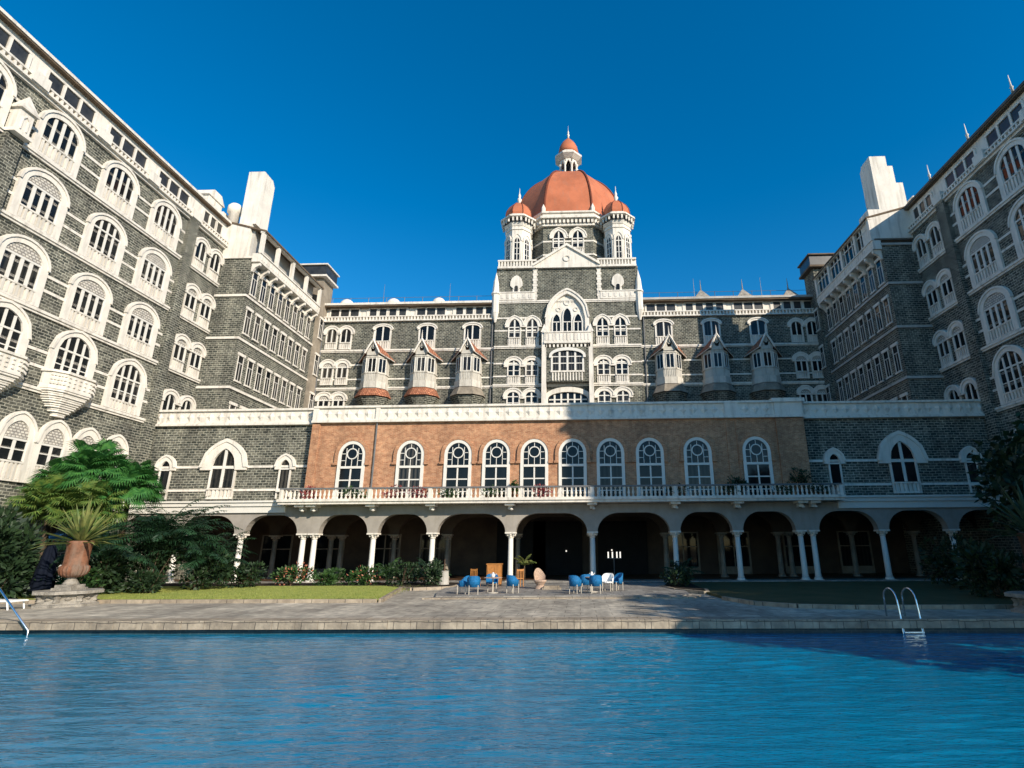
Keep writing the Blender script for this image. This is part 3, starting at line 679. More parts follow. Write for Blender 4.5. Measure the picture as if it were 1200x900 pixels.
# ------------------------------------------------------------------ domed tower
def tower():
    cx = -1.15; Y = 55.3
    t = thing('domed_tower', 'tall central stone tower with big red dome, two domed corner turrets and white lantern', 'tower', (cx, Y, 0))
    w = MB(); w.box(-9.15, 6.85, Y, 72, 0, 32.75); part('wall', w, STONE, t, True)
    def sc(z, d=0.2, x0=-9.15, x1=6.85):
        c = MB(); c.box(x0, x1, Y-d, Y, z, z+0.18); c.box(x0, x1, Y-d*0.6, Y, z-0.14, z); part('string_course', c, WHITE, t, True)
    for z in (23.1, 18.75, 14.4): sc(z)
    sc(28.5, 0.16)
    for z in (25.0, 26.5, 21.2, 19.75):
        for xa, xb in ((-9.15, -4.6), (2.3, 6.85)): l = MB(); l.box(xa, xb, Y-0.06, Y, z, z+0.17); part('stone_band', l, WHITE, t, True)
    for x in (-6.95, -5.0, 2.7, 4.65):
        put(t, 'tower', (x-cx, 0, 23.3)); put(t, 'tower_round', (x-cx, 0, 18.95)); put(t, 'tower_round', (x-cx, 0, 15.4))
    # big pointed centre window over a balcony
    A = arch(2.4, 24.4, 26.4, 29.85, 'pointed', 16, cx); B = arch(1.95, 24.4, 26.4, 29.3, 'pointed', 16, cx)
    f = MB(); f.v = []; f.ring(A, B, 0, 0.4); f.ring(arch(2.48, 26.3, 26.4, 29.95, 'pointed', 16, cx)[1:-1], arch(2.28, 26.3, 26.4, 29.72, 'pointed', 16, cx)[1:-1], 0, 0.5)
    f.v = [(x, y+Y, z) for x, y, z in f.v]; wo_ = part('centre_window', f, WHITE, t, True)
    p = MB(); p.ext(B, Y-0.06, Y-0.004)
    # tracery relief
    for q in ((-0.95, 27.5, 0.28), (0.95, 27.5, 0.28), (0, 28.35, 0.38)):
        c1 = [(cx+q[0]+q[2]*math.cos(i*PI/8), q[1]+q[2]*math.sin(i*PI/8)) for i in range(16)]; c2 = [(cx+q[0]+q[2]*0.6*math.cos(i*PI/8), q[1]+q[2]*0.6*math.sin(i*PI/8)) for i in range(16)]
        k0 = len(p.v); p.ring(c1, c2, 0.06, 0.14, True); p.v[k0:] = [(x, y+Y, z) for x, y, z in p.v[k0:]]
    link('tympanum', p.mesh('tympanum', WHITE, t.location), wo_)
    g = MB(); gb = MB()
    for dx, hw, za in ((-1.18, 0.4, 26.9), (0, 0.42, 27.6), (1.18, 0.4, 26.9)):
        g.ext(arch(hw, 24.45, za-0.9, za, 'pointed', 10, cx+dx), Y-0.09, Y-0.062)
        k0 = len(gb.v); gb.ring(arch(hw+0.14, 24.45, za-0.9, za+0.16, 'pointed', 10, cx+dx), arch(hw, 24.45, za-0.9, za, 'pointed', 10, cx+dx), 0.062, 0.2); gb.v[k0:] = [(x, y+Y, z) for x, y, z in gb.v[k0:]]
        gb.box(cx+dx-0.05, cx+dx+0.05, Y-0.13, Y-0.09, 24.45, 26.0); gb.box(cx+dx-hw, cx+dx+hw, Y-0.13, Y-0.09, 25.95, 26.05)
    link('pane', g.mesh('pane', GLASS, t.location), wo_); link('glazing_bars', gb.mesh('glazing_bars', PLAIN, t.location), wo_)
    b = MB(); b.box(cx-2.5, cx+2.5, Y-1.1, Y, 23.15, 23.4); b.box(cx-2.46, cx+2.46, Y-1.05, Y-0.9, 23.4, 24.35); b.box(cx-2.54, cx+2.54, Y-1.12, Y-0.84, 24.35, 24.5)
    for i in range(13): b.box(cx-2.34+0.38*i, cx-2.19+0.38*i, Y-1.09, Y-1.05, 23.5, 24.25)
    for i in range(12): b.box(cx-2.38+0.42*i, cx-2.18+0.42*i, Y-0.95, Y, 22.75, 23.15)
    part('balcony', b, WHITE, t, True)
    # square bay below it with four lights
    bb = MB(); bb.box(cx-2.25, cx+2.25, Y-0.9, Y, 18.9, 22.75); bo = part('bay', bb, STONE, t, True)
    g = MB(); g.ext(arch(1.66, 20.1, 21.7, 22.3, 'round', 12, cx), Y-0.93, Y-0.902); link('pane', g.mesh('pane', GLASS, t.location), bo)
    k = MB()
    for x in (-1.66, -0.83, 0, 0.83, 1.66): k.box(cx+x-0.1, cx+x+0.1, Y-1.0, Y-0.93, 20.1, 21.65 if abs(x) > 1.5 else 22.2)
    for zz in (20.9, 21.65): k.box(cx-1.66, cx+1.66, Y-0.98, Y-0.93, zz-0.05, zz+0.05)
    k0 = len(k.v); k.ring(arch(1.95, 21.5, 21.7, 22.65, 'round', 12, cx), arch(1.66, 21.5, 21.7, 22.3, 'round', 12, cx), 0.902, 1.15); k.v[k0:] = [(x, y+Y, z) for x, y, z in k.v[k0:]]
    link('glazing_bars', k.mesh('glazing_bars', PLAIN, t.location), bo)
    ap = MB(); ap.box(cx-1.8, cx+1.8, Y-1.05, Y-0.9, 19.9, 20.08)
    for i in range(11): ap.box(cx-1.64+0.31*i, cx-1.49+0.31*i, Y-1.0, Y-0.9, 19.0, 19.9)
    link('apron', ap.mesh('apron', WHITE, t.location), bo)
    for x in (-2.5, 2.5):
        q = MB(); q.box(cx+x-0.24, cx+x+0.24, Y-0.95, Y, 12, 24.5); q.add([(cx+x-0.34, Y-1.0, 24.5), (cx+x+0.34, Y-1.0, 24.5), (cx+x+0.34, Y-0.3, 24.5), (cx+x-0.34, Y-0.3, 24.5), (cx+x, Y-0.65, 25.6)], [(0,1,4),(1,2,4),(2,3,4),(3,0,4)])
        part('pinnacle_pier', q, WHITE, t, True)
    aa = MB(); A3 = arch(2.6, 16.6, 17.2, 18.5, 'round', 14, cx); B3 = arch(2.1, 16.6, 17.2, 17.95, 'round', 14, cx); aa.ring(A3, B3, 0, 0.3); aa.v = [(x, y+Y, z) for x, y, z in aa.v]; ao = part('lower_arch', aa, WHITE, t, True)
    g = MB(); g.ext(B3, Y-0.02, Y-0.004); link('pane', g.mesh('pane', GLASS, t.location), ao)
    k = MB()
    for x in (-1.4, -0.7, 0, 0.7, 1.4): k.box(cx+x-0.09, cx+x+0.09, Y-0.1, Y-0.02, 16.6, 17.15+0.75*math.sqrt(max(0, 1-(x/2.1)**2)))
    k.box(cx-2.0, cx+2.0, Y-0.09, Y-0.02, 17.1, 17.22); link('glazing_bars', k.mesh('glazing_bars', PLAIN, t.location), ao)
    # upper stage: quoins, small oval windows, balustrade panels
    for x in (-4.75, 2.45):
        q = MB()
        for i in range(12): q.box(x-0.2-(0.08 if i % 2 else 0), x+0.2+(0.08 if i % 2 else 0), Y-0.1, Y, 28.75+0.33*i, 29.05+0.33*i)
        q.box(x-0.14, x+0.14, Y-0.08, Y, 28.7, 32.75)
        part('quoin', q, WHITE, t, True)
    for x in (-6.85, 4.55):
        pn = MB(); pn.box(x-2.0, x+2.0, Y-0.16, Y, 28.75, 29.6); pn.box(x-2.05, x+2.05, Y-0.22, Y, 29.6, 29.72)
        for i in range(6): pn.box(x-1.7+0.62*i, x-1.4+0.62*i, Y-0.2, Y-0.16, 28.95, 29.4)
        part('panel', pn, WHITE, t, True)
        ov = MB(); ov.ext(arch(0.68, 30.5, 30.9, 31.8, 'pointed', 12, x), Y-0.14, Y); ov.ext([(x-0.68, 30.5), (x-0.3, 30.1), (x+0.3, 30.1), (x+0.68, 30.5)], Y-0.14, Y); ov.box(x-0.42, x+0.42, Y-0.1, Y, 29.72, 30.1)
        oo = part('window', ov, WHITE, t, True)
        g = MB(); g.ext(arch(0.2, 29.78, 30.3, 30.5, 'round', 10, x), Y-0.165, Y-0.145); link('pane', g.mesh('pane', GLASS, t.location), oo)
    for x in (-9.15, 6.85):
        s = -1 if x < 0 else 1
        pi = MB(); pi.smooth = False; pi.lathe([(0.42, 27.2), (0.42, 29.4), (0.55, 29.5), (0.4, 29.8), (0.3, 31.0), (0.0, 32.3)], x, Y, 8, a0=PI/8); pi.lathe([(0.12, 26.1), (0.4, 27.2)], x, Y, 8, a0=PI/8)
        part('corner_pinnacle', pi, WHITE, t, True)
    for xa, xb in ((-9.0, -4.6), (2.3, 6.7)):
        bl = MB(); bl.box(xa, xb, Y-0.35, Y+0.1, 32.6, 32.85); bl.box(xa, xb, Y-0.3, Y, 33.5, 33.68); bl.box(xa, xb, Y-0.05, Y, 32.85, 33.5)
        n = int((xb-xa)/0.34)
        for i in range(n): bl.box(xa+0.34*i+0.05, xa+0.34*i+0.22, Y-0.25, Y-0.05, 32.85, 33.5)
        part('parapet_balustrade', bl, WHITE, t, True)
    pe = MB(); pe.ext([(cx-3.6, 32.6), (cx+3.6, 32.6), (cx+3.6, 33.2), (cx, 35.5), (cx-3.6, 33.2)], Y-0.3, Y+0.3)
    k0 = len(pe.v); pe.ring([(cx-3.75, 33.1), (cx, 35.62), (cx+3.75, 33.1)], [(cx-3.75, 32.8), (cx, 35.3), (cx+3.75, 32.8)], 0.3, 0.5); pe.ring([(cx+0.42*math.cos(i*PI/6), 33.75+0.42*math.sin(i*PI/6)) for i in range(12)], [(cx+0.28*math.cos(i*PI/6), 33.75+0.28*math.sin(i*PI/6)) for i in range(12)], 0.3, 0.4, True)
    pe.v[k0:] = [(x, y+Y, z) for x, y, z in pe.v[k0:]]; part('pediment', pe, WHITE, t, True)
    # octagonal drum
    dx, dy = -1.0, 64.9
    oc = lambda r: ngon(8, r/math.cos(PI/8), dx, dy, PI/8)
    d = MB(); d.extz(oc(7.3), 32, 39.7); do = part('drum', d, STONE, t, True)
    c = MB()
    for z in (35.6, 37.4): c.extz(oc(7.36), z, z+0.2)
    link('stone_band', c.mesh('stone_band', WHITE, t.location), do)
    c = MB(); c.extz(oc(7.6), 39.5, 39.8); c.extz(oc(8.05), 40.35, 40.65); c.extz(oc(7.5), 40.65, 41.3); c.extz(oc(7.7), 41.3, 41.5)
    for i in range(8):
        a = PI/8+2*PI*i/8; p0 = Vector((dx+8.3*math.cos(a), dy+8.3*math.sin(a), 0)); p1 = Vector((dx+8.3*math.cos(a+PI/4), dy+8.3*math.sin(a+PI/4), 0))
        for j in range(13):
            q = p0.lerp(p1, (j+0.5)/13); c.box(q.x-0.15, q.x+0.15, q.y-0.15, q.y+0.3, 39.8, 40.35)
        c.lathe([(0.26, 41.5), (0.26, 42.2), (0.0, 42.8)], dx+7.9*math.cos(a), dy+7.9*math.sin(a), 6)
    part('drum_cornice', c, WHITE, t, True)
    so_ = MB(); so_.extz(oc(7.45), 39.8, 40.35); part('drum_shade_soffit', so_, SCREEN, t, True)  # dark band paints the shade between the cornice brackets
    for x in (-2.15, 0.15):
        o = put(t, 'tower', (x-cx, dy-7.3-Y, 35.6)); o.scale = (1.05, 1, 1.05)
    # the dome: eight curved gores with ribs
    prof = []
    for i in range(15):
        a = PI/2*i/14*0.93; prof.append((7.1*math.cos(a)**0.86, 41.5+9.95*math.sin(a)/math.sin(PI/2*0.93)))
    D = MB(); n = 8
    vs = [];
    for r, z in prof: vs += [(x, y, z) for x, y in oc(r)]
    D.add(vs, [(j*n+i, j*n+(i+1) % n, (j+1)*n+(i+1) % n, (j+1)*n+i) for j in range(len(prof)-1) for i in range(n)] + [tuple(range((len(prof)-1)*n, len(prof)*n))])
    dm = part('dome', D, DOME, t, True)
    for i in range(8):
        rb = MB(); rb.smooth = True; rb.tube([(dx+r/math.cos(PI/8)*math.cos(PI/8+i*PI/4), dy+r/math.cos(PI/8)*math.sin(PI/8+i*PI/4), z) for r, z in prof], 0.16, 6)
        link('rib', rb.mesh('rib', DOME_RIB, t.location), dm)
    # lantern
    def sq(mb):
        K = [(53.3, 51.2), (57.15, 54.5), (58.1, 55.8), (60.95, 58.9), (63.2, 61.1)]
        def fz(z):
            for (a, b), (c, e) in zip(K, K[1:]):
                if z <= c: return b+(z-a)*(e-b)/(c-a)
            return z
        mb.v = [(dx+(x-dx)*0.84, dy+(y-dy)*0.84, fz(z)) for x, y, z in mb.v]; return mb
    ln = MB(); ln.extz(ngon(8, 1.9, dx, dy, PI/8), 53.3, 54.0); lo = part('lantern', sq(ln), DOME, t, True)
    core = MB(); core.extz(ngon(8, 0.75, dx, dy, PI/8), 54.0, 57.2); link('core', sq(core).mesh('core', DARK, t.location), lo)
    pp = MB()
    for i in range(8):
        a = PI/8+i*PI/4; pp.lathe([(0.26, 54.0), (0.26, 54.25), (0.16, 54.35), (0.16, 55.9), (0.28, 56.2), (0.3, 56.4)], dx+1.45*math.cos(a), dy+1.45*math.sin(a), 8)
    for i in range(8):                      # pointed arch slabs between the posts
        a = PI/4*i; c_, s_ = math.cos(a), math.sin(a); hw = 1.45*math.sin(PI/8)-0.1; rr = 1.45*math.cos(PI/8)
        P2 = [(-hw, 57.2), (hw, 57.2), (hw, 56.0), (0.22, 56.5), (0, 56.85), (-0.22, 56.5), (-hw, 56.0)]
        k0 = len(pp.v); pp.ext(P2, -0.1, 0.1); pp.v[k0:] = [(dx+c_*(rr+y)-s_*x, dy+s_*(rr+y)+c_*x, z) for x, y, z in pp.v[k0:]]
    link('post', sq(pp).mesh('post', WHITE, t.location), lo)
    ev = MB(); ev.extz(ngon(8, 1.7, dx, dy, PI/8), 57.15, 57.5, ngon(8, 2.4, dx, dy, PI/8)); ev.extz(ngon(8, 2.4, dx, dy, PI/8), 57.5, 57.7); ev.extz(ngon(8, 1.75, dx, dy, PI/8), 57.7, 58.1); link('eaves', sq(ev).mesh('eaves', WHITE, t.location), lo)
    cp = MB(); cp.smooth = True; cp.lathe([(1.62, 58.1), (1.7, 58.6), (1.55, 59.2), (1.15, 59.9), (0.55, 60.5), (0.12, 60.9), (0.0, 60.95)], dx, dy, 16); link('cap_dome', sq(cp).mesh('cap_dome', DOME, t.location), lo)
    fi = MB(); fi.smooth = True; fi.lathe([(0.2, 60.85), (0.12, 61.2), (0.25, 61.45), (0.1, 61.7), (0.16, 61.95), (0.03, 62.3), (0.01, 63.2)], dx, dy, 10); link('finial', sq(fi).mesh('finial', WHITE, t.location), lo)
    # corner turrets
    for x in (-7.0, 4.9):
        y = 57.7
        b = MB(); b.extz(ngon(8, 1.6, x, y, PI/8), 32.7, 38.9); to = part('turret', b, WHITE, t, True)
        for i in range(8):
            a = -PI/2+i*PI/4
            if math.sin(a) > 0.3: continue
            rr = 1.6*math.cos(PI/8); o = put(to, 'turret', (x+rr*math.cos(a)-cx, y+rr*math.sin(a)-Y, 33.9), a+PI/2)
        e = MB(); e.extz(ngon(8, 1.7, x, y, PI/8), 38.4, 38.6); e.extz(ngon(8, 1.66, x, y, PI/8), 38.9, 39.3, ngon(8, 1.85, x, y, PI/8)); e.extz(ngon(8, 2.3, x, y, PI/8), 39.9, 40.1);  e.extz(ngon(8, 1.78, x, y, PI/8), 40.1, 40.5)
        for i in range(8):
            for tt in (0.2, 0.5, 0.8):
                a0, a1 = PI/8+i*PI/4, PI/8+(i+1)*PI/4
                px = x+2.08*((1-tt)*math.cos(a0)+tt*math.cos(a1)); py = y+2.08*((1-tt)*math.sin(a0)+tt*math.sin(a1)); e.box(px-0.1, px+0.1, py-0.1, py+0.1, 39.35, 39.9)
        link('eaves', e.mesh('eaves', WHITE, t.location), to)
        sf = MB(); sf.extz(ngon(8, 1.8, x, y, PI/8), 39.3, 39.9); link('shade_soffit', sf.mesh('shade_soffit', SCREEN, t.location), to)  # dark tone stands for shade under the turret eave
        pr = [(1.6, 40.5), (1.68, 40.9), (1.56, 41.5), (1.24, 42.1), (0.72, 42.65), (0.16, 42.95), (0, 43.0)]
        dd = MB(); k = 8
        dd.lathe(pr, x, y, 8, a0=PI/8); dmo = link('cap_dome', dd.mesh('cap_dome', DOME, t.location), to)
        rb = MB()
        for i in range(8): rb.tube([(x+r*math.cos(PI/8+i*PI/4), y+r*math.sin(PI/8+i*PI/4), z) for r, z in pr[:-1]], 0.06, 4)
        link('rib', rb.mesh('rib', DOME_RIB, t.location), to)
        f = MB(); f.smooth = True; f.lathe([(0.26, 42.9), (0.17, 43.2), (0.3, 43.5), (0.14, 43.8), (0.17, 44.1), (0.05, 44.5), (0.02, 45.2)], x, y, 10); link('finial', f.mesh('finial', WHITE, t.location), to)
tower()

# ------------------------------------------------------------------ low arcade building in front
COLX = [-27.5, -23.1, (-18.8, -18.02), -14.0, -9.97, -4.69, 0.78, 6.26, 10.38, (14.52, 15.34), 19.87, 24.38]
def column_meshes():
    s = MB(); s.smooth = True; s.lathe([(0.2, 0.3), (0.2, 0.4), (0.185, 0.5), (0.16, 2.9)], n=16)
    b = MB(); b.box(-0.29, 0.29, -0.29, 0.29, 0, 0.16); b.lathe([(0.27, 0.16), (0.27, 0.22), (0.22, 0.3)], n=16)
    c = MB(); c.lathe([(0.17, 2.85), (0.21, 2.9), (0.17, 2.95), (0.2, 3.0), (0.34, 3.14)], n=16); c.box(-0.36, 0.36, -0.36, 0.36, 3.14, 3.24)
    for i in range(8): a = i*PI/4; c.lathe([(0.03, 2.98), (0.075, 3.06), (0.06, 3.14)], 0.27*math.cos(a), 0.27*math.sin(a), 6)
    k = MB(); k.extz([(-0.26, -0.26), (0.26, -0.26), (0.26, 0.26), (-0.26, 0.26)], 3.24, 3.36); k.extz([(-0.24, -0.26), (0.24, -0.26), (0.24, 0.26), (-0.24, 0.26)], 3.36, 4.1, [(-0.34, -0.3), (0.34, -0.3), (0.34, 0.3), (-0.34, 0.3)])
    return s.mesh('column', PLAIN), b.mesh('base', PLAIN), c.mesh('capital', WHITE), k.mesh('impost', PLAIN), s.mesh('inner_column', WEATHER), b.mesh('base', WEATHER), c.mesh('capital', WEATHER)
CM = column_meshes()
def arcade():
    cx = -1.75
    t = thing('arcade_building', 'long low terracotta brick and dark stone building with columned arcade and balustraded balcony', 'building', (cx, 38.0, 0))
    P = lambda nm, mb, M: part(nm, mb, M, t, True)
    b = MB(); b.box(-19.2, 15.75, 38.0, 55.2, 5.05, 11.0); P('brick_wall', b, BRICK)
    for xa, xb in ((-31.45, -19.2), (15.75, 28.95)):
        b = MB(); b.box(xa, xb, 38.5, 55.2, 5.05, 11.0); P('stone_wall', b, STONE)
    for xa, xb, y_ in ((-19.25, -18.7, 37.86), (13.85, 15.8, 37.86), (10.35, 10.55, 37.93), (11.05, 11.25, 37.93)): p = MB(); p.box(xa, xb, y_, 38.0, 5.4, 10.9); P('brick_pilaster', p, BRICK)
    for x, y_, z_ in ((-14.55, 37.9, 12.1), (-19.32, 38.35, 11)): d = MB(); d.tube([(x, y_, 5.4), (x, y_, z_)], 0.06, 6); P('downpipe', d, IRON)
    # parapet: moulding, panelled frieze, coping, piers
    for xa, xb, y in ((-31.45, -19.3, 38.5), (-19.3, 15.85, 38.0), (15.85, 28.95, 38.5)):
        q = MB(); q.box(xa, xb, y-0.28, y+0.6, 10.95, 11.1); q.box(xa, xb, y-0.16, y+0.6, 11.1, 11.2); q.box(xa, xb, y-0.05, y+0.4, 11.2, 12.05); q.box(xa, xb, y-0.2, y+0.5, 12.05, 12.2)
        n = int((xb-xa)/0.72); st = (xb-xa)/n
        for i in range(n):
            xc = xa+(i+0.5)*st
            q.add([(xc-0.3, y-0.05, 11.62), (xc, y-0.05, 11.3), (xc+0.3, y-0.05, 11.62), (xc, y-0.05, 11.95), (xc, y-0.17, 11.62)], [(0, 1, 4), (1, 2, 4), (2, 3, 4), (3, 0, 4)])
        P('parapet', q, WHITE)
    for xa, xb in ((-19.3, -18.9), (10.3, 11.3), (13.85, 15.85), (-14.7, -14.4)):
        q = MB(); q.box(xa, xb, 37.84, 38.4, 11.2, 12.06)
        if xa == 13.85: q.box(13.7, 16.0, 37.7, 38.5, 12.06, 12.34)
        P('parapet_pier', q, WHITE)
    r = MB(); r.box(-31.4, 28.9, 38.9, 55.2, 11.0, 11.35); P('roof', r, ROOFGREY)
    for x in (-16.15, -11.95, -8.57, -5.86, -3.18, -0.5, 2.15, 4.9, 8.22, 12.3): put(t, 'brick', (x-cx, 0, 5.45))
    for x in (-25.6, 22.45): put(t, 'gothic', (x-cx, 0.5, 5.65))
    for x in (-29.85, -21.1, 17.75, 27.1): put(t, 'small_gothic', (x-cx, 0.5, 5.65))
    for xa, xb in ((-31.45, -19.25), (15.8, 28.95)):
        for z in (7.85, 6.2): l = MB(); l.box(xa, xb, 38.44, 38.5, z, z+0.16); P('stone_band', l, WHITE)
    for xa, xb in ((-31.45, -20.1), (17.1, 28.95)):
        f = MB(); f.box(xa, xb, 37.2, 38.5, 5.05, 5.3); f.box(xa, xb, 37.3, 38.5, 4.62, 5.05); f.box(xa, xb, 37.1, 38.5, 5.3, 5.42); P('fascia', f, PLAIN)
    # arcade wall with flattened arches
    def arcwall(yA, yB, M, ztop, tag_):
        w = MB(); flat = []
        for c in COLX: flat.append((c, c) if not isinstance(c, tuple) else c)
        ends = [-31.4] + [v for c in flat for v in (c[0]-0.34, c[1]+0.34)] + [28.9]
        for i in range(0, len(ends), 2):
            xl, xr = ends[i], ends[i+1]
            rx, rz, zt = min(1.5, (xr-xl)*0.36), 1.25, 4.46
            C = []
            for k in range(9): a = PI/2*k/8; C.append((xr-rx+rx*math.cos(a), zt-rz+rz*math.sin(a)))
            for k in range(9): a = PI/2+PI/2*k/8; C.append((xl+rx+rx*math.cos(a), zt-rz+rz*math.sin(a)))
            w.ext([(xl, ztop), (xr, ztop)] + C, yA, yB)
            if i+2 < len(ends): w.box(xr, ends[i+2], yA, yB, 3.24, ztop)
            # moulded edge round the opening
        return P(tag_, w, M)
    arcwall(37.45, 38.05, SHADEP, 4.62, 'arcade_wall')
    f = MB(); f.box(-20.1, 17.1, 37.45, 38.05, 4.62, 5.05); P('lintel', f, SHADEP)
    for c in COLX:
        for x in (c if isinstance(c, tuple) else (c,)):
            o = link('column', CM[0], t, (x-cx, -0.25, 0.0))
            for nm, me in zip(('base', 'capital', 'impost'), CM[1:4]): link(nm, me, o)
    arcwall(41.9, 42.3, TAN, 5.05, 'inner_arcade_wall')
    for c in COLX:
        for x in (c if isinstance(c, tuple) else (c,)):
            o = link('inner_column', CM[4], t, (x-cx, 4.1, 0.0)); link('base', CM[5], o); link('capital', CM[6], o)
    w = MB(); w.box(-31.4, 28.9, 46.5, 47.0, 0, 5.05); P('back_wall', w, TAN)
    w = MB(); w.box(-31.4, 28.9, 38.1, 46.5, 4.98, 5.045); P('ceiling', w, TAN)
    for i, x in enumerate((-29.2, -25.3, -20.9, -16.2, -12.0, 8.3, 12.4, 17.7, 22.1)):
        g = MB(); g.box(x-1.2, x+1.2, 46.44, 46.498, 0.1, 3.3); g.box(x-1.3, x-1.2, 46.4, 46.498, 0, 3.4); g.box(x+1.2, x+1.3, 46.4, 46.498, 0, 3.4); g.box(x-1.2, x+1.2, 46.4, 46.44, 3.3, 3.4); g.box(x-0.05, x+0.05, 46.4, 46.44, 0.1, 3.3); g.box(x-1.2, x+1.2, 46.4, 46.44, 2.2, 2.28); g.box(x-1.2, x+1.2, 46.4, 46.44, 0.6, 0.7)
        do = P('glazed_door', g, WEATHER)  # frame colour darkened to read as arcade shade
        k = MB(); k.box(x-1.15, x-0.05, 46.41, 46.438, 0.7, 2.2); k.box(x+0.05, x+1.15, 46.41, 46.438, 0.7, 2.2); k.box(x-1.15, x-0.05, 46.41, 46.438, 2.28, 3.3); k.box(x+0.05, x+1.15, 46.41, 46.438, 2.28, 3.3)
        link('pane', k.mesh('pane', GLASS, t.location), do)
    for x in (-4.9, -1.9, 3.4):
        g = MB(); g.box(x-2.0, x+2.0, 46.3, 46.49, 0.05, 4.3); P('dark_depth_panel', g, DARK)  # near-black panel standing for unlit depth behind the centre arches
    # balcony
    s = MB(); s.box(-20.15, 17.15, 36.35, 38.0, 5.08, 5.24); s.box(-20.2, 17.2, 36.25, 38.0, 5.24, 5.42); bo = P('balcony', s, WHITE)
    bal = MB(); x = -20.0
    while x < 17.0:
        bal.lathe([(0.075, 5.42), (0.075, 5.5), (0.045, 5.54), (0.085, 5.68), (0.05, 5.86), (0.04, 5.96), (0.075, 6.0), (0.075, 6.05)], x, 36.45, 6); x += 0.29
    for yy in (36.75, 37.05, 37.35, 37.65):
        for xx in (-20.0, 17.0): bal.lathe([(0.075, 5.42), (0.045, 5.54), (0.085, 5.68), (0.045, 5.9), (0.075, 6.05)], xx, yy, 6)
    for xx in (-20.0, -14.0, -9.97, -4.69, 0.78, 6.26, 10.38, 17.0): bal.box(xx-0.12, xx+0.12, 36.34, 36.56, 5.42, 6.06)
    link('balustrade', bal.mesh('balustrade', WHITE, t.location), bo)
    rl = MB(); rl.box(-20.12, 17.12, 36.33, 36.57, 6.06, 6.16); rl.box(-20.12, -19.88, 36.57, 38, 6.06, 6.16); rl.box(16.88, 17.12, 36.57, 38, 6.06, 6.16)
    link('rail', rl.mesh('rail', IRON, t.location), bo)
    for c in COLX[2:10]:
        for x in (c if isinstance(c, tuple) else (c,)):
            k = MB(); k.box(x-0.32, x+0.32, 36.55, 37.4, 4.93, 5.08); k.box(x-0.15, x+0.15, 36.95, 37.4, 4.7, 4.93); k.lathe([(0.05, 4.62), (0.13, 4.68), (0.05, 4.8)], x+0.1, 36.9, 8)
            link('bracket', k.mesh('bracket', WHITE, t.location), bo)
    return t
arcade()

# ------------------------------------------------------------------ ground, pool, deck, terrace, lawns
PX0, PX1, PY0, PY1 = -40.0, 40.0, -9.0, 18.95
def frame_sheet(mb, X0, X1, Y0, Y1, x0, x1, y0, y1, z):
    mb.add([(X0, Y0, z), (X1, Y0, z), (X1, Y1, z), (X0, Y1, z), (x0, y0, z), (x1, y0, z), (x1, y1, z), (x0, y1, z)], [(0, 1, 5, 4), (1, 2, 6, 5), (2, 3, 7, 6), (3, 0, 4, 7)])
g = MB(); frame_sheet(g, -900, 900, -900, 900, PX0-0.5, PX1+0.5, PY0-0.5, PY1+0.5, -0.03); struct('ground', g, EARTH)
b = MB(); b.box(PX0-0.5, PX1+0.5, PY0-0.5, PY1+0.5, -2.2, -2.0)
for a in ((PX0-0.5, PX0, PY0-0.5, PY1+0.5), (PX1, PX1+0.5, PY0-0.5, PY1+0.5), (PX0, PX1, PY0-0.5, PY0), (PX0, PX1, PY1, PY1+0.5)): b.box(a[0], a[1], a[2], a[3], -2.0, -0.2)
struct('pool_basin', b, POOLTILE)
def water_mesh():
    # real ripples: a sum of many small waves running in all directions, finest where the water is seen best
    rg = np.random.default_rng(5); st = 0.06
    xs = np.concatenate([np.linspace(PX0, -20, 60, endpoint=False), np.arange(-20, 20, st), np.linspace(20, PX1, 60)])
    ys = np.concatenate([np.linspace(PY0, 2, 40, endpoint=False), np.arange(2, PY1, st), [PY1]])
    Xg, Yg = np.meshgrid(xs, ys); Z = np.zeros_like(Xg)
    for i in range(70):
        lam = 0.17*(4.2**rg.random()); k = 2*np.pi/lam; th = rg.normal(np.pi/2+0.05, 0.22); slope = 0.021*(0.55+0.9*rg.random())
        Z += slope/k*np.sin(k*(Xg*np.cos(th)+Yg*np.sin(th))+rg.random()*6.28+0.9*np.sin(Xg*0.35*rg.random()+Yg*0.3*rg.random()+rg.random()*6))
    gust = 0.75+0.35*np.sin(Xg*0.33+1.0+0.8*np.sin(Yg*0.4))*np.sin(Yg*0.5+0.6*np.sin(Xg*0.5))
    fine = np.clip((20-np.abs(Xg))/2, 0, 1)*np.clip((Yg-2)/2, 0, 1)*np.clip((PY1-Yg)/0.5, 0.25, 1)
    Z = -0.42+Z*gust*fine
    ny, nx = Z.shape
    v = np.stack([Xg, Yg, Z], -1).reshape(-1, 3)
    i = (np.arange(ny-1)[:, None]*nx+np.arange(nx-1)[None, :]).reshape(-1)
    f = np.stack([i, i+1, i+nx+1, i+nx], 1)
    me = bpy.data.meshes.new('pool_water'); me.vertices.add(len(v)); me.vertices.foreach_set('co', v.ravel())
    me.loops.add(f.size); me.loops.foreach_set('vertex_index', f.ravel().astype(np.int32)); me.polygons.add(len(f)); me.polygons.foreach_set('loop_start', np.arange(0, f.size, 4, dtype=np.int32)); me.polygons.foreach_set('loop_total', np.full(len(f), 4, dtype=np.int32))
    me.update(calc_edges=True); me.validate(); me.polygons.foreach_set('use_smooth', np.ones(len(me.polygons), dtype=bool)); me.materials.append(WATER); return me
o = link('pool_water', water_mesh()); o['kind'] = 'structure'
d = MB(); d.add([(-45, PY1+0.5, -0.012), (45, PY1+0.5, -0.012), (45, 38.4, -0.012), (-45, 38.4, -0.012)], [(0, 1, 2, 3)]); struct('pool_deck', d, DECK)
c = MB()
def edge_y(x): return PY1 + 0.0 + 0.05*math.sin(x*0.7)
x = PX0
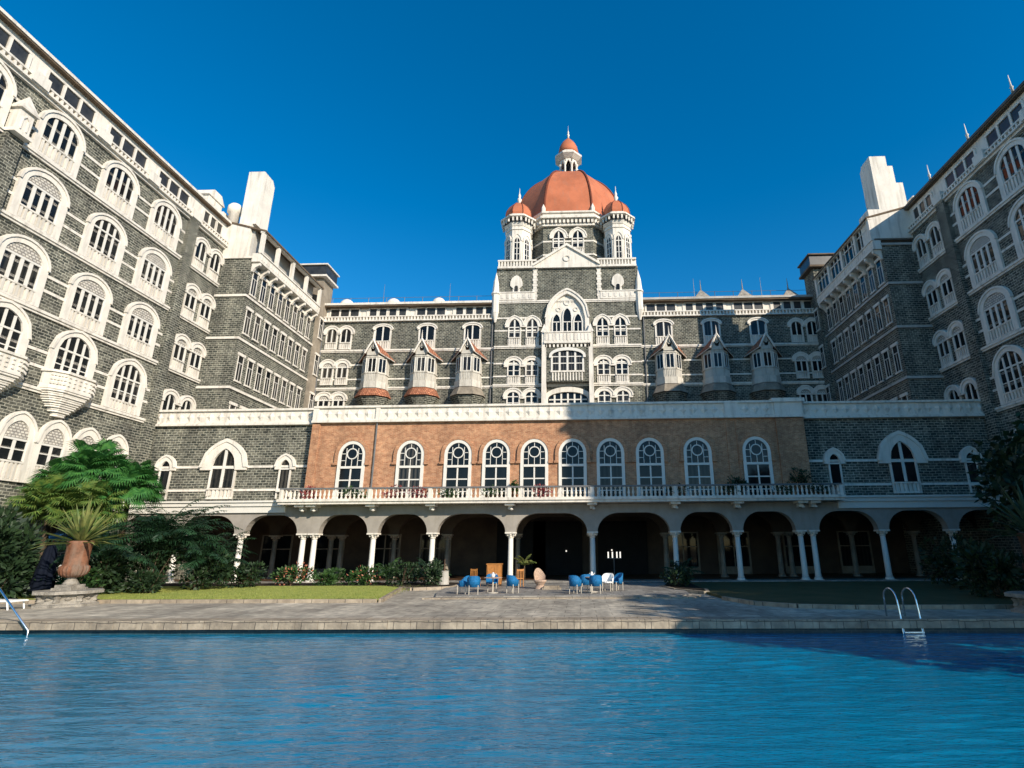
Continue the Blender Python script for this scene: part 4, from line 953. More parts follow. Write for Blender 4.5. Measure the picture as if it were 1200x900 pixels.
while x < PX1-0.01:
    j = random.uniform(-0.015, 0.015)
    c.box(x+0.006, x+0.744, PY1-0.2+j, PY1+0.55, -0.26, 0.0+random.uniform(0, 0.006)); x += 0.75
struct('pool_coping', c, COPE)
t = MB(); t.extz([(-6.8, 26.9), (4.6, 26.9), (5.2, 27.6), (5.4, 37.2), (-8.2, 37.2), (-7.4, 29.5)], -0.02, 0.09); t.extz([(-31.4, 37.2), (28.9, 37.2), (28.9, 39.0), (-31.4, 39.0)], -0.02, 0.14); struct('terrace', t, TERR)
t = MB(); t.box(-31.4, 28.9, 39.0, 46.5, -0.02, 0.135); struct('arcade_floor', t, WOODD)
st = MB(); st.extz([(-7.3, 26.4), (5.1, 26.4), (5.6, 27.4), (5.4, 27.6), (4.7, 26.9), (-6.9, 26.9)], -0.02, 0.045); struct('terrace_step', st, COPE)
def lawn(poly, M):
    l = MB(); l.extz(poly, -0.02, 0.10); struct('lawn', l, M)
lawn([(-30.5, 25.3), (-8.9, 25.0), (-10.5, 33.0), (-12.0, 34.4), (-30.5, 34.8)], LAWN)
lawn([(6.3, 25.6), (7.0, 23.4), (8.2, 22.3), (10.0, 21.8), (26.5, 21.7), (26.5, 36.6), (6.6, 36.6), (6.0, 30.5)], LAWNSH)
gt = MB()
for i in range(9000):
    x = random.uniform(-22.5, -9.0); y = 25.35+9.0*random.random()**2.2; h = random.uniform(0.03, 0.075); a = random.uniform(0, 2*PI); q = Vector((x, y, 0.098)); tp = q+Vector((random.gauss(0, 0.02), random.gauss(0, 0.02), h)); wv_ = Vector((math.cos(a), math.sin(a), 0))*0.012
    gt.add([q-wv_, q+wv_, tp], [(0, 1, 2)])
go = link('grass', gt.mesh('grass', leafmat('grass blade', (0.16, 0.22, 0.04), (0.34, 0.36, 0.09), 2.0), rec=False)); tag(go, 'short sunlit grass blades on the lawn by the urn', 'grass', kind='stuff')
def kerb(pts, w=0.16, z=0.14):
    k = MB()
    for a, b_ in zip(pts, pts[1:]):
        a, b_ = Vector((*a, 0)), Vector((*b_, 0)); d_ = (b_-a).normalized(); n_ = Vector((d_.y, -d_.x, 0))*w
        k.extz([(a.x, a.y), (b_.x, b_.y), (b_.x+n_.x, b_.y+n_.y), (a.x+n_.x, a.y+n_.y)], -0.02, z)
    struct('kerb', k, COPE)
kerb([(-30.5, 25.27), (-8.85, 24.97)])
kerb([(-8.8, 25.0), (-10.4, 33.0), (-9.4, 32.0), (-7.6, 33.0), (-7.4, 36.9)])
kerb([(6.25, 25.6), (6.95, 23.38), (8.15, 22.27), (10.0, 21.77), (26.5, 21.67)])
kerb([(4.6, 33.2), (5.0, 30.4), (6.1, 28.6), (6.4, 30.5)])
bd = MB(); bd.extz([(-30.5, 34.9), (-12.0, 34.5), (-10.3, 33.1), (-9.3, 32.2), (-7.7, 33.1), (-7.5, 37.1), (-30.5, 37.1)], -0.02, 0.12); bd.extz([(4.7, 33.2), (5.1, 30.5), (6.0, 29.0), (6.4, 30.6), (6.6, 36.0), (5.5, 36.5)], -0.02, 0.12); struct('planting_bed', bd, SOIL)

# ------------------------------------------------------------------ vegetation
def rv(r=1.0): return Vector((random.gauss(0, 1), random.gauss(0, 1), random.gauss(0, 1))).normalized()*r
def bush_mesh(rx, ry, rz, n, ls=0.16, clumps=9, jit=0.35):
    b = MB(); cl = []
    for i in range(clumps):
        p = rv(random.random()**0.4*0.75); cl.append((Vector((p.x*rx, p.y*ry, rz*(0.5+0.48*p.z))), random.uniform(0.25, 0.5)))
    for i in range(n):
        c, k = random.choice(cl); d = rv(); q = c + Vector((d.x*rx*k, d.y*ry*k, d.z*rz*k*0.7))*random.uniform(0.65, 1.05)
        if q.z < 0.02: q.z = random.uniform(0.02, 0.2)
        dd = (d + rv(jit) + Vector((0, 0, 0.3))).normalized(); b.leaf(q, dd, ls*random.uniform(0.4, 0.75), ls*random.uniform(0.8, 1.7), rv())
    return b
def bush(loc, rx, ry, rz, n, M, label, group=None, ls=0.16, clumps=9, name='shrub', flowers=None):
    t = thing(name, label, 'shrub', loc, 0, group)
    part('foliage', bush_mesh(rx, ry, rz, n, ls, clumps), M, t, rec=False)
    s = MB()
    for i in range(6):
        a = random.uniform(0, 2*PI); s.tube([(0, 0, 0), (0.3*rx*math.cos(a), 0.3*ry*math.sin(a), rz*0.4), (0.6*rx*math.cos(a), 0.6*ry*math.sin(a), rz*0.75)], [0.035, 0.025, 0.01], 5)
    part('stem', s, BARK, t)
    if flowers:
        f = bush_mesh(rx*1.02, ry*1.02, rz*1.05, flowers[0], 0.13, clumps); part('blossom', f, flowers[1], t, rec=False)
    return t
def frond(mb, base, az, el, L, droop, lw, ll, n=16, seg=10):
    """a feather leaf: arching midrib with leaflets on both sides"""
    p = Vector(base); e = el; step = L/seg; pts = [p.copy()]; dirs = []
    for i in range(seg):
        d = Vector((math.cos(az)*math.cos(e), math.sin(az)*math.cos(e), math.sin(e))); dirs.append(d); p = p+d*step; pts.append(p.copy()); e -= droop/seg*(0.5+1.2*i/seg)
    mb.tube(pts, [0.03*(1-0.8*i/seg) for i in range(seg+1)], 4)
    for i in range(n):
        u = 0.14+0.86*(i+random.uniform(-0.2, 0.2))/n; k = min(seg-1, max(0, int(u*seg))); q = pts[k].lerp(pts[k+1], min(1, max(0, u*seg-k))); d = dirs[k]
        side = Vector((-math.sin(az), math.cos(az), 0)); ln = ll*math.sin(PI*min(1, 0.15+0.85*u))**0.7*random.uniform(0.85, 1.1)
        for s in (-1, 1):
            dd = (side*s*0.85 + d*0.65 + Vector((0, 0, -0.25+random.uniform(-0.2, 0.2)))).normalized()
            nn = (d.cross(side) + rv(0.3)).normalized(); a = dd.cross(nn).normalized()*lw*0.5
            m_ = q+dd*ln*0.5; tip = q+dd*ln+Vector((0, 0, -0.22*ln))
            mb.add([q, m_+a, tip, m_-a], [(0, 1, 2, 3)])
def palm(loc, h, nf, L, M, label, droop=1.5, el=(0.2, 1.35), group=None, name='palm_tree', ll=0.55, lw=0.07, tr=0.16, n=18, stems=1, spread=0.0):
    t = thing(name, label, 'palm', loc, 0, group)
    tk = MB(); tk.smooth = True; cr = MB()
    for s in range(stems):
        ox, oy = (random.uniform(-spread, spread), random.uniform(-spread, spread)) if stems > 1 else (0, 0)
        hh = h*random.uniform(0.7, 1.05) if stems > 1 else h
        tk.tube([(ox*0.5, oy*0.5, 0), (ox*0.8, oy*0.8, hh*0.5), (ox, oy, hh)], [tr*1.3, tr, tr*0.85], 8)
        for i in range(nf):
            az = 2.399*i+random.uniform(-0.3, 0.3); e_ = el[0]+(el[1]-el[0])*((i+0.5)/nf)+random.uniform(-0.12, 0.12)
            frond(cr, (ox, oy, hh), az, e_, L*random.uniform(0.8, 1.1), droop*random.uniform(0.8, 1.2), lw, ll, n)
    part('trunk', tk, BARK, t); part('crown', cr, M, t, rec=False); return t
def fan_crown(mb, base, nf, L, fr):
    for i in range(nf):
        az = 2.399*i+random.uniform(-0.3, 0.3); e = random.uniform(-0.55, 1.4); ln = L*random.uniform(0.4, 1.1)
        d = Vector((math.cos(az)*math.cos(e), math.sin(az)*math.cos(e), math.sin(e))); p1 = Vector(base)+d*ln*0.6; p2 = p1+(d+Vector((0, 0, -0.35))).normalized()*ln*0.4
        mb.tube([base, p1, p2], [0.03, 0.022, 0.018], 4)
        d2 = ((p2-p1).normalized()+rv(0.45)).normalized(); side = d2.cross(Vector((0, 0, 1)))
        if side.length < 0.05: side = Vector((1, 0, 0))
        side = (side.normalized()+rv(0.5)); side = (side-d2*side.dot(d2)).normalized(); nn = side.cross(d2)
        for k in range(19):
            a = -2.0+4.0*k/18; dd = (d2*math.cos(a)+side*math.sin(a)).normalized(); le = fr*(0.75+0.25*math.cos(a))*random.uniform(0.9, 1.1)
            ww = dd.cross(nn).normalized()*0.042; m_ = p2+dd*le*0.55+nn*0.05; tip = p2+dd*le+Vector((0, 0, -0.28*le))
            mb.add([p2, m_+ww, tip, m_-ww], [(0, 1, 2, 3)])
def fan_palm(loc, h, nf, L, fr, M, label, group=None):
    t = thing('fan_palm', label, 'palm', loc, 0, group); tk = MB(); tk.smooth = True
    tk.tube([(0, 0, 0), (0.1, 0.05, h*0.5), (0, 0, h)], [0.2, 0.16, 0.15], 9); part('trunk', tk, BARK, t)
    c = MB(); fan_crown(c, (0, 0, h), nf, L, fr); part('crown', c, M, t, rec=False); return t
fan_palm((-27.6, 30.0, 0), 6.5, 120, 1.45, 0.72, PALMLEAF, 'tallest bright green fan palm at the left, in front of the stone wing')
fan_palm((-29.6, 30.6, 0), 5.6, 100, 1.35, 0.7, PALMLEAF, 'bright green fan palm left of the tallest fan palm, lower crown')
fan_palm((-25.8, 30.8, 0), 5.7, 100, 1.35, 0.7, PALMLEAF, 'green fan palm between the tallest fan palm and the feathery dark palm')
fan_palm((-28.4, 29.0, 0), 4.6, 90, 1.3, 0.7, PALMYEL, 'yellowish green fan palm below the tallest one, left of the potted sword plant')
fan_palm((-26.4, 29.2, 0), 4.4, 90, 1.3, 0.7, PALMYEL, 'yellowish green fan palm directly behind the potted sword plant')
palm((-23.4, 30.6, 0), 2.6, 17, 3.6, PALMDARK, 'dark feathery clump palm beside the lawn, left of the arcade', 1.5, (0.55, 1.45), stems=4, spread=0.6, name='clump_palm', n=22, ll=0.6, tr=0.07)
palm((-24.6, 28.6, 0), 1.7, 16, 3.0, PALMDARK, 'low dark feathery palm right behind the terracotta urn', 1.5, (0.4, 1.4), stems=3, spread=0.5, name='clump_palm', n=20, ll=0.55, tr=0.06)
palm((-21.7, 31.8, 0), 1.5, 16, 2.9, PALMDARK, 'short dark feathery palm at the near end of the flower hedge', 1.5, (0.4, 1.4), stems=3, spread=0.5, name='clump_palm', n=20, ll=0.5, tr=0.06)
bush((-26.6, 25.6, 0), 1.5, 1.4, 4.3, 3200, SHRUBDK, 'tall dark bush at the left edge of the photo', ls=0.26, clumps=16)
bush((-29.3, 29.0, 0), 1.6, 1.2, 3.0, 1500, SHRUBDK, 'dark tall bush under the fan palms, at their left', ls=0.22, clumps=12)
bush((-26.0, 30.0, 0), 1.7, 1.2, 3.2, 1600, SHRUBDK, 'dark tall bush under the fan palms, behind the urn', ls=0.22, clumps=12)
bush((-23.2, 30.4, 0), 1.7, 1.2, 2.9, 1700, SHRUBDK, 'dark dense bush under the feathery clump palm beside the lawn', ls=0.22, clumps=12)
bush((-21.3, 31.6, 0), 1.5, 1.0, 2.2, 1400, SHRUBDK, 'dark dense bush at the near end of the flower hedge, under a feathery palm', ls=0.2, clumps=12)
bush((-24.6, 28.8, 0), 1.5, 1.0, 2.5, 1500, SHRUBDK, 'dark dense bush right behind the urn, under a low feathery palm', ls=0.2, clumps=12)
bush((-25.6, 26.6, 0), 1.3, 1.0, 1.9, 900, SHRUBDK, 'dark rounded bush behind the white sun lounger', ls=0.18)
bush((-24.4, 27.0, 0), 1.3, 0.9, 1.3, 1000, SHRUB, 'leafy bush with light tips left behind the urn pedestal', ls=0.17)
bush((-22.4, 29.3, 0), 1.5, 0.9, 1.2, 1000, SHRUBDK, 'low dark bush on the lawn edge right of the urn', ls=0.17)
bush((-20.0, 33.3, 0.1), 1.6, 1.0, 1.4, 1100, SHRUBDK, 'dark bush where the palms meet the flower hedge', ls=0.17)
HG = 'bushes of the bed along the arcade'
bush((-17.9, 35.1, 0.1), 1.4, 0.9, 1.15, 950, SHRUB, 'bush with coral flowers in the bed, left of the paired columns', HG, flowers=(150, FLOWER), name='flowering_bush')
bush((-15.6, 35.2, 0.1), 1.4, 0.9, 1.0, 950, SHRUB, 'green bush of the bed right in front of the paired columns', HG)
bush((-13.2, 35.2, 0.1), 1.3, 0.9, 0.95, 900, SHRUB, 'bush dotted with coral flowers before the single column right of the paired columns', HG, flowers=(110, FLOWER), name='flowering_bush')
bush((-10.9, 34.7, 0.1), 1.2, 0.9, 1.35, 900, SHRUBDK, 'darker upright bush of the bed beside the flowering bushes', HG)
bush((-9.0, 34.3, 0.1), 1.0, 0.9, 1.4, 850, SHRUBDK, 'dark bush at the tip of the bed next to the left chair group', HG)
palm((-12.1, 35.6, 0.1), 0.4, 12, 1.7, SHRUB, 'small feathery palm rising from the bed in front of the arcade', 1.4, (0.5, 1.4), name='young_palm', n=14, ll=0.32, tr=0.05)
palm((-9.6, 35.9, 0.1), 0.5, 12, 1.8, PALMDARK, 'small dark palm at the bed end beside a white column', 1.5, (0.4, 1.4), name='young_palm', n=14, ll=0.34, tr=0.05)
palm((-3.9, 39.3, 0.14), 0.9, 9, 0.95, SPIKE, 'slim palm standing in the arcade behind the centre column', 1.5, (0.6, 1.45), name='young_palm', n=14, ll=0.3, tr=0.05)
bush((5.4, 32.6, 0.1), 0.75, 1.2, 1.0, 800, SHRUBDK, 'dark round bush in the small kerbed island right of the chairs')
palm((5.9, 34.3, 0.1), 0.5, 11, 1.5, PALMDARK, 'small dark palm in the kerbed island right of the chairs', 1.4, (0.5, 1.4), name='young_palm', n=14, ll=0.3, tr=0.05)
def spiky(loc, n, L, M, label, w=0.13, k=(0.05, 1.5)):
    t = thing('sword_plant', label, 'plant', loc); b = MB()
    for i in range(n):
        az = 2.399*i+random.uniform(-0.2, 0.2); e = k[0]+(k[1]-k[0])*(i/n)+random.uniform(-0.15, 0.15); ln = L*random.uniform(0.75, 1.1)
        d = Vector((math.cos(az)*math.cos(e), math.sin(az)*math.cos(e), math.sin(e))); s = Vector((-math.sin(az), math.cos(az), 0)); up = s.cross(d)*-1
        p = [d*ln*0.02, d*ln*0.35, d*ln*0.7+Vector((0, 0, -0.03*ln)), d*ln+Vector((0, 0, -0.12*ln*math.cos(e)))]; ws = [w*0.5, w*0.62, w*0.42, 0.0]
        vs = []
        for q, ww in zip(p, ws): vs += [q+s*ww+up*ww*0.5, q, q-s*ww+up*ww*0.5]
        b.add(vs, [(3*j+a, 3*j+a+1, 3*j+a+4, 3*j+a+3) for j in range(3) for a in (0, 1)])
    part('leaf_rosette', b, M, t, rec=False)
    st_ = MB(); st_.lathe([(0.1, -0.15), (0.12, 0.1), (0.05, 0.25)], n=8); part('stem', st_, BARK, t); return t

# balcony creepers
BG = 'potted creepers along the balcony'
for i, (x, w_, M, lb) in enumerate(((-18.3, 0.9, BOUG, 'thin pink creeper on the balcony balustrade, leftmost of the row'), (-15.0, 1.0, SHRUB, 'green and pink creeper on the balustrade under the first arched brick window'), (-12.3, 0.9, BOUG, 'rust pink bougainvillea on the balustrade under the second arched window'), (-10.6, 0.9, BOUG, 'thick rust pink bougainvillea spilling over the balustrade right of the second arched window'),
        (-8.7, 0.8, SHRUB, 'leafy green creeper on the balustrade under the third arched window'), (-5.8, 0.8, SHRUB, 'sparse creeper on the balustrade under the fourth arched window'), (-2.6, 0.9, BOUG, 'pale pink creeper on the balustrade under the fifth arched window'), (6.3, 0.9, SHRUBDK, 'shaded creeper on the balustrade left of the ninth arched window'), (9.8, 0.9, SHRUBDK, 'shaded creeper on the balustrade right of the ninth arched window'), (13.2, 1.0, SHRUBDK, 'dark creeper on the balustrade under the last arched window'), (15.6, 1.0, SHRUBDK, 'dark creeper at the right end of the balcony'))):
    t = thing('creeper', lb, 'plant', (x, 36.5, 5.42), 0, BG)
    f = bush_mesh(w_, 0.28, 0.8, 330 if M is not BOUG else 380, 0.12, 9); part('foliage', f, M, t, rec=False)
    s = MB(); s.box(-w_*0.7, w_*0.7, 0.1, 0.34, 0.0, 0.22); part('trough', s, TERRA, t)
for x, h_, lb in ((10.6, 1.1, 'dark potted shrub against the brick wall between the two last arched windows'), (14.9, 1.5, 'dark potted shrub against the brick wall at the right end of the balcony'), (-4.5, 0.8, 'small potted shrub against the brick wall left of the fifth arched window')):
    t = thing('potted_shrub', lb, 'plant', (x, 37.5, 5.42)); part('foliage', bush_mesh(0.8 if x > 0 else 0.3, 0.3, h_, 420, 0.15, 8), SHRUBDK if x > 0 else SHRUB, t, rec=False, loc=(0, 0, 0.35)); p = MB(); p.smooth = True; p.lathe([(0.16, 0), (0.22, 0.4), (0.25, 0.42), (0.24, 0.46)], n=14); part('pot', p, TERRA, t)

# ------------------------------------------------------------------ urns on carved pedestals
def urn(loc, label, plant_label, M, n, L, UM=None):
    UM = UM or TERRA
    x, y, z = loc
    t = thing('urn_planter', label, 'planter', loc)
    p = MB()
    lv = [(1.16, 0.0), (1.16, 0.09), (1.05, 0.12), (0.92, 0.3), (0.98, 0.46), (1.06, 0.5)]
    for (r0, z0), (r1, z1) in zip(lv, lv[1:]): p.extz(ngon(8, r0, 0, 0, PI/8), z0, z1, ngon(8, r1, 0, 0, PI/8))
    p.extz(ngon(8, 1.24, 0, 0, PI/8), 0.5, 0.62)
    for i in range(8):
        a = PI/8+i*PI/4; p.lathe([(0.04, 0.12), (0.14, 0.2), (0.1, 0.3), (0.16, 0.42), (0.05, 0.5)], 0.92*math.cos(a), 0.92*math.sin(a), 8)
        a += PI/8; p.lathe([(0.03, 0.2), (0.13, 0.3), (0.03, 0.4)], 0.86*math.cos(a), 0.86*math.sin(a), 8)
    part('pedestal', p, CARVED, t)
    f = MB(); f.extz(ngon(4, 0.6, 0, 0, PI/4), 0.62, 0.72); f.extz(ngon(4, 0.5, 0, 0, PI/4), 0.72, 0.84); f.smooth = True; f.lathe([(0.32, 0.84), (0.24, 0.95), (0.17, 1.06), (0.17, 1.12), (0.24, 1.16)], n=20); part('foot', f, CARVED, t)
    u = MB(); u.smooth = True
    u.lathe([(0.16, 1.12), (0.34, 1.16), (0.46, 1.26), (0.515, 1.42), (0.5, 1.58), (0.44, 1.63), (0.425, 1.7), (0.43, 2.3), (0.45, 2.44), (0.47, 2.52), (0.47, 2.62), (0.41, 2.64), (0.36, 2.52)], n=96, rib=(20, 0.05, 1.14, 1.6)); part('urn', u, UM, t)
    s = MB(); s.extz(ngon(16, 0.37, 0, 0), 2.4, 2.5); part('soil', s, SOIL, t)
    spiky((x, y, z+2.5), n, L, M, plant_label)
urn((-21.85, 24.1, -0.012), 'ribbed terracotta urn on carved octagonal stone pedestal beside the lawn', 'yellow green sword leaved plant in the urn by the lawn', SPIKE, 62, 2.0)
urn((16.0, 20.4, -0.012), 'shaded terracotta urn on stone pedestal at the right edge by the pool', 'dark sword leaved plant in the shaded urn at the right edge', SPIKEDK, 46, 2.1, TERRADK)

# ------------------------------------------------------------------ furniture
def chair_parts(M):
    s = MB(); s.extz(ngon(14, 0.27, 0, 0), 0.40, 0.46)
    bk = MB(); bk.smooth = True; N = 16; vs = []
    for i in range(N+1):                              # tub back wrapping the seat, lower at the arms
        a = R(-20)+R(220)*i/N; hgt = 0.62+0.23*math.sin(max(0, math.sin(a))*PI/2)
        for r, z in ((0.27, 0.34), (0.30, hgt), (0.33, hgt), (0.30, 0.34)): vs.append((r*math.cos(a), r*math.sin(a)*0.95, z))
    bk.add(vs, [(4*i+k, 4*i+(k+1) % 4, 4*i+4+(k+1) % 4, 4*i+4+k) for i in range(N) for k in range(4)] + [(0, 1, 2, 3), tuple(4*N+k for k in (3, 2, 1, 0))])
    lg = MB(); lg.tube([(0, 0, 0), (0, 0, 0.42)], [0.018, 0.024], 8)
    return s.mesh('seat', M), bk.mesh('backrest', M), lg.mesh('leg', LEG)
CH = {'blue': chair_parts(BLUE), 'white': chair_parts(PLASTIC)}
def chair(x, y, rz, label, k='blue', group='blue wicker tub chairs'):
    t = thing('tub_chair', label, 'chair', (x, y, 0.09), rz, group if k == 'blue' else None)
    s, b, l = CH[k]; link('seat', s, t); link('backrest', b, t)
    for a, c in ((-1, -1), (1, -1), (1, 1), (-1, 1)): link('leg', l, t, (0.21*a, 0.2*c, 0))
    return t
def table(x, y, label):
    t = thing('round_table', label, 'table', (x, y, 0.09)); a = MB(); a.smooth = False; a.lathe([(0.0, 0.7), (0.45, 0.7), (0.46, 0.715), (0.45, 0.73)], n=28); part('tabletop', a, WICKER, t)
    b = MB(); b.tube([(0, 0, 0.02), (0, 0, 0.7)], 0.035, 8); part('stem', b, LEG, t); c = MB(); c.lathe([(0.28, 0), (0.28, 0.02), (0.05, 0.06)], n=20); part('foot', c, LEG, t)
chair(-5.80, 28.1, R(-95), 'blue wicker tub chair at the left end of the left group')
chair(-5.20, 27.75, R(190), 'nearest blue wicker tub chair of the left group, back to the pool')
chair(-4.60, 29.6, R(10), 'blue wicker tub chair on the far side of the left group, before the wooden cabinet')
chair(-3.40, 28.5, R(-215), 'blue wicker tub chair right of the left table, before the centre column')
table(-4.40, 28.6, 'round wicker table among the blue chairs left of the centre column')
chair(-0.30, 28.0, R(150), 'leftmost blue wicker tub chair of the right group')
chair(0.17, 29.0, R(200), 'second blue wicker tub chair from the left in the right group, half behind the table')
chair(0.69, 28.1, R(180), 'blue wicker tub chair in the middle of the right group, nearest the white one')
chair(1.85, 30.0, R(-60), 'rightmost blue wicker tub chair, set back behind the white chair')
chair(1.33, 29.6, R(-20), 'single white tub chair between blue chairs in the right group', 'white')
table(0.52, 29.0, 'round wicker table among the blue chairs of the right group')
# napkin / tableware on the tables
for x, y, lb in ((-4.40, 28.6, 'white coffee pot on the left round table'), (0.52, 29.0, 'white coffee pot on the right round table')):
    b = MB(); b.smooth = True; b.lathe([(0.05, 0.82), (0.08, 0.85), (0.09, 0.93), (0.05, 1.0), (0.055, 1.03), (0.01, 1.06)], x, y, 14); b.tube([(x+0.08, y, 0.9), (x+0.14, y, 0.96), (x+0.16, y, 1.0)], [0.02, 0.014, 0.01], 6); b.tube([(x-0.08, y, 0.98), (x-0.14, y, 0.95), (x-0.13, y, 0.88), (x-0.085, y, 0.87)], 0.01, 5)
    tag(link('coffee_pot', b.mesh('coffee_pot', PLASTIC)), lb, 'pot')
# wooden cabinet, tall wicker chair, serving figures of the terrace
t = thing('wooden_cabinet', 'sunlit orange wooden cabinet with panel front behind the left chair group', 'cabinet', (-5.1, 33.4, 0.09))
b = MB(); b.box(-0.42, 0.42, 0, 0.45, 0.12, 1.2); b.box(-0.46, 0.46, -0.03, 0.48, 1.2, 1.26); part('carcass', b, WOOD, t)
b = MB(); b.box(-0.36, -0.02, -0.025, 0, 0.2, 1.12); b.box(0.02, 0.36, -0.025, 0, 0.2, 1.12); dr = part('door', b, WOOD, t)
b = MB(); b.box(-0.07, -0.04, -0.05, -0.025, 0.6, 0.75); b.box(0.04, 0.07, -0.05, -0.025, 0.6, 0.75); link('handle', b.mesh('handle', IRON), dr)
for sx in (-0.36, 0.36):
    b = MB(); b.box(sx-0.04, sx+0.04, 0.03, 0.11, 0, 0.12); b.box(sx-0.04, sx+0.04, 0.34, 0.42, 0, 0.12); part('foot', b, WOODD, t)
def wood_chair(x, y, rz, label):
    t = thing('wooden_chair', label, 'chair', (x, y, 0.09), rz, 'wooden dining chairs on the terrace')
    b = MB(); b.box(-0.22, 0.22, -0.22, 0.22, 0.43, 0.47); part('seat', b, WOOD, t)
    b = MB(); b.box(-0.22, -0.18, 0.19, 0.23, 0.47, 0.98); b.box(0.18, 0.22, 0.19, 0.23, 0.47, 0.98); b.box(-0.18, 0.18, 0.195, 0.225, 0.86, 0.96)
    for k in (-0.1, 0, 0.1): b.box(k-0.02, k+0.02, 0.2, 0.22, 0.47, 0.86)
    part('backrest', b, WOOD, t)
    for a, c in ((-0.2, -0.2), (0.2, -0.2), (0.2, 0.2), (-0.2, 0.2)):
        b = MB(); b.box(a-0.02, a+0.02, c-0.02, c+0.02, 0, 0.43); part('leg', b, WOOD, t)
wood_chair(-6.2, 33.6, R(160), 'wooden slat back chair left of the orange cabinet')
wood_chair(-3.6, 33.0, R(-150), 'wooden slat back chair between the orange cabinet and the centre column')
t = thing('wicker_armchair', 'high backed cream wicker armchair in the sun right of the centre column', 'chair', (-2.25, 31.4, 0.09), R(35))
b = MB(); b.smooth = True; vs = []; N = 14
for i in range(N+1):
    a = PI*i/N
    for k in range(9):
        u = k/8; vs.append((0.36*math.cos(a)*(0.85+0.15*u), 0.3*math.sin(a)*(1-0.2*u)+0.02, 0.35+(0.3+0.42*math.sin(a)**1.5)*u))
b.add(vs, [(9*i+k, 9*i+k+1, 9*(i+1)+k+1, 9*(i+1)+k) for i in range(N) for k in range(8)]); part('backrest', b, WICKER, t)
b = MB(); b.lathe([(0.34, 0.36), (0.36, 0.4), (0.34, 0.45)], n=18); part('seat', b, WICKER, t)
b = MB(); b.lathe([(0.3, 0.0), (0.2, 0.18), (0.32, 0.36)], n=18); part('base', b, WICKER, t)
t = thing('low_plinth', 'pale stone step slab beneath the wicker armchair edge', 'plinth', (-1.6, 31.0, 0.09)); b = MB(); b.box(-0.5, 0.5, -0.3, 0.3, 0, 0.1); b.box(-0.4, 0.4, -0.22, 0.22, 0.1, 0.18); part('slab', b, COPE, t)
t = thing('draped_table', 'small table under white cloth beside the column left of the blue chairs', 'table', (-8.4, 35.0, 0.09)); b = MB(); b.extz(ngon(14, 0.33, 0, 0), 0.0, 0.8, ngon(14, 0.26, 0, 0)); b.lathe([(0.28, 0.8), (0.28, 0.82)], n=18); part('tablecloth', b, PLASTER, t); b = MB(); b.tube([(0, 0, 0.82), (0, 0, 1.5)], [0.05, 0.02], 8); part('candle_stand', b, WOODD, t)
# lamps hanging in the arcade
for i, (x, z, lb) in enumerate(((-1.2, 1.9, 'small lit lamp deep in the arch right of the centre column'), (2.5, 1.95, 'small lit wall lamp in the dark arch above the right chair group'))):
    t = thing('wall_lamp', lb, 'lamp', (x, 46.2, z)); b = MB(); b.smooth = True; b.lathe([(0.02, 0.0), (0.06, 0.04), (0.05, 0.1), (0.015, 0.13)], n=10); part('lamp_shade', b, LAMPM, t); b = MB(); b.box(-0.02, 0.02, 0, 0.1, 0.05, 0.1); part('bracket', b, IRON, t)
t = thing('tube_lamp', 'group of four upright lit tube lights in the dark arch above the white chair', 'lamp', (1.95, 41.0, 1.5))
b = MB(); b.box(-0.1, 0.95, -0.06, 0.06, -0.05, 0.0); b.tube([(0.4, 0, -1.45), (0.4, 0, -0.05)], 0.03, 6); b.lathe([(0.25, -1.41), (0.25, -1.38)], 0.4, 0, 14); part('stand', b, IRON, t)
for k in (0.0, 0.3, 0.62, 0.86): b = MB(); b.lathe([(0.045, 0), (0.045, 0.42)], k, 0, 8); part('tube', b, LAMPM, t)

# pool ladder and handrail
t = thing('pool_ladder', 'steel pool ladder with two hooped rails and a tread at the shaded pool edge', 'ladder', (10.35, 19.05, 0))
for x in (-0.3, 0.3):
    b = MB(); b.smooth = True
    pts = [(x, 0.62, -0.01), (x, 0.62, 0.55)] + [(x, 0.23+0.39*math.cos(a), 0.55+0.33*math.sin(a)) for a in [PI*k/8 for k in range(1, 9)]] + [(x, -0.2, 0.2), (x, -0.24, -0.42), (x, -0.24, -1.3)]
    b.tube(pts, 0.028, 10); part('rail', b, STEEL, t)
for z in (-0.38, -0.7, -1.0):
    b = MB(); b.box(-0.3, 0.3, -0.32, -0.18, z-0.02, z+0.02); part('tread', b, STEEL, t)
t = thing('handrail', 'slanting pale steel handrail dipping into the pool at the left edge', 'handrail', (-17.95, 18.6, -0.42))
b = MB(); b.smooth = True; b.tube([(0.12, 0, -0.6), (0.05, 0, 0.16), (-1.3, 0, 1.45), (-1.75, 0.05, 1.72), (-2.1, 0.1, 1.66), (-2.2, 0.35, 1.45), (-2.2, 0.4, 0.42)], 0.03, 10); part('rail', b, STEEL, t)
b = MB(); b.lathe([(0.07, 0.405), (0.07, 0.43), (0.035, 0.45)], -2.2, 0.4, 12); part('flange', b, STEEL, t)
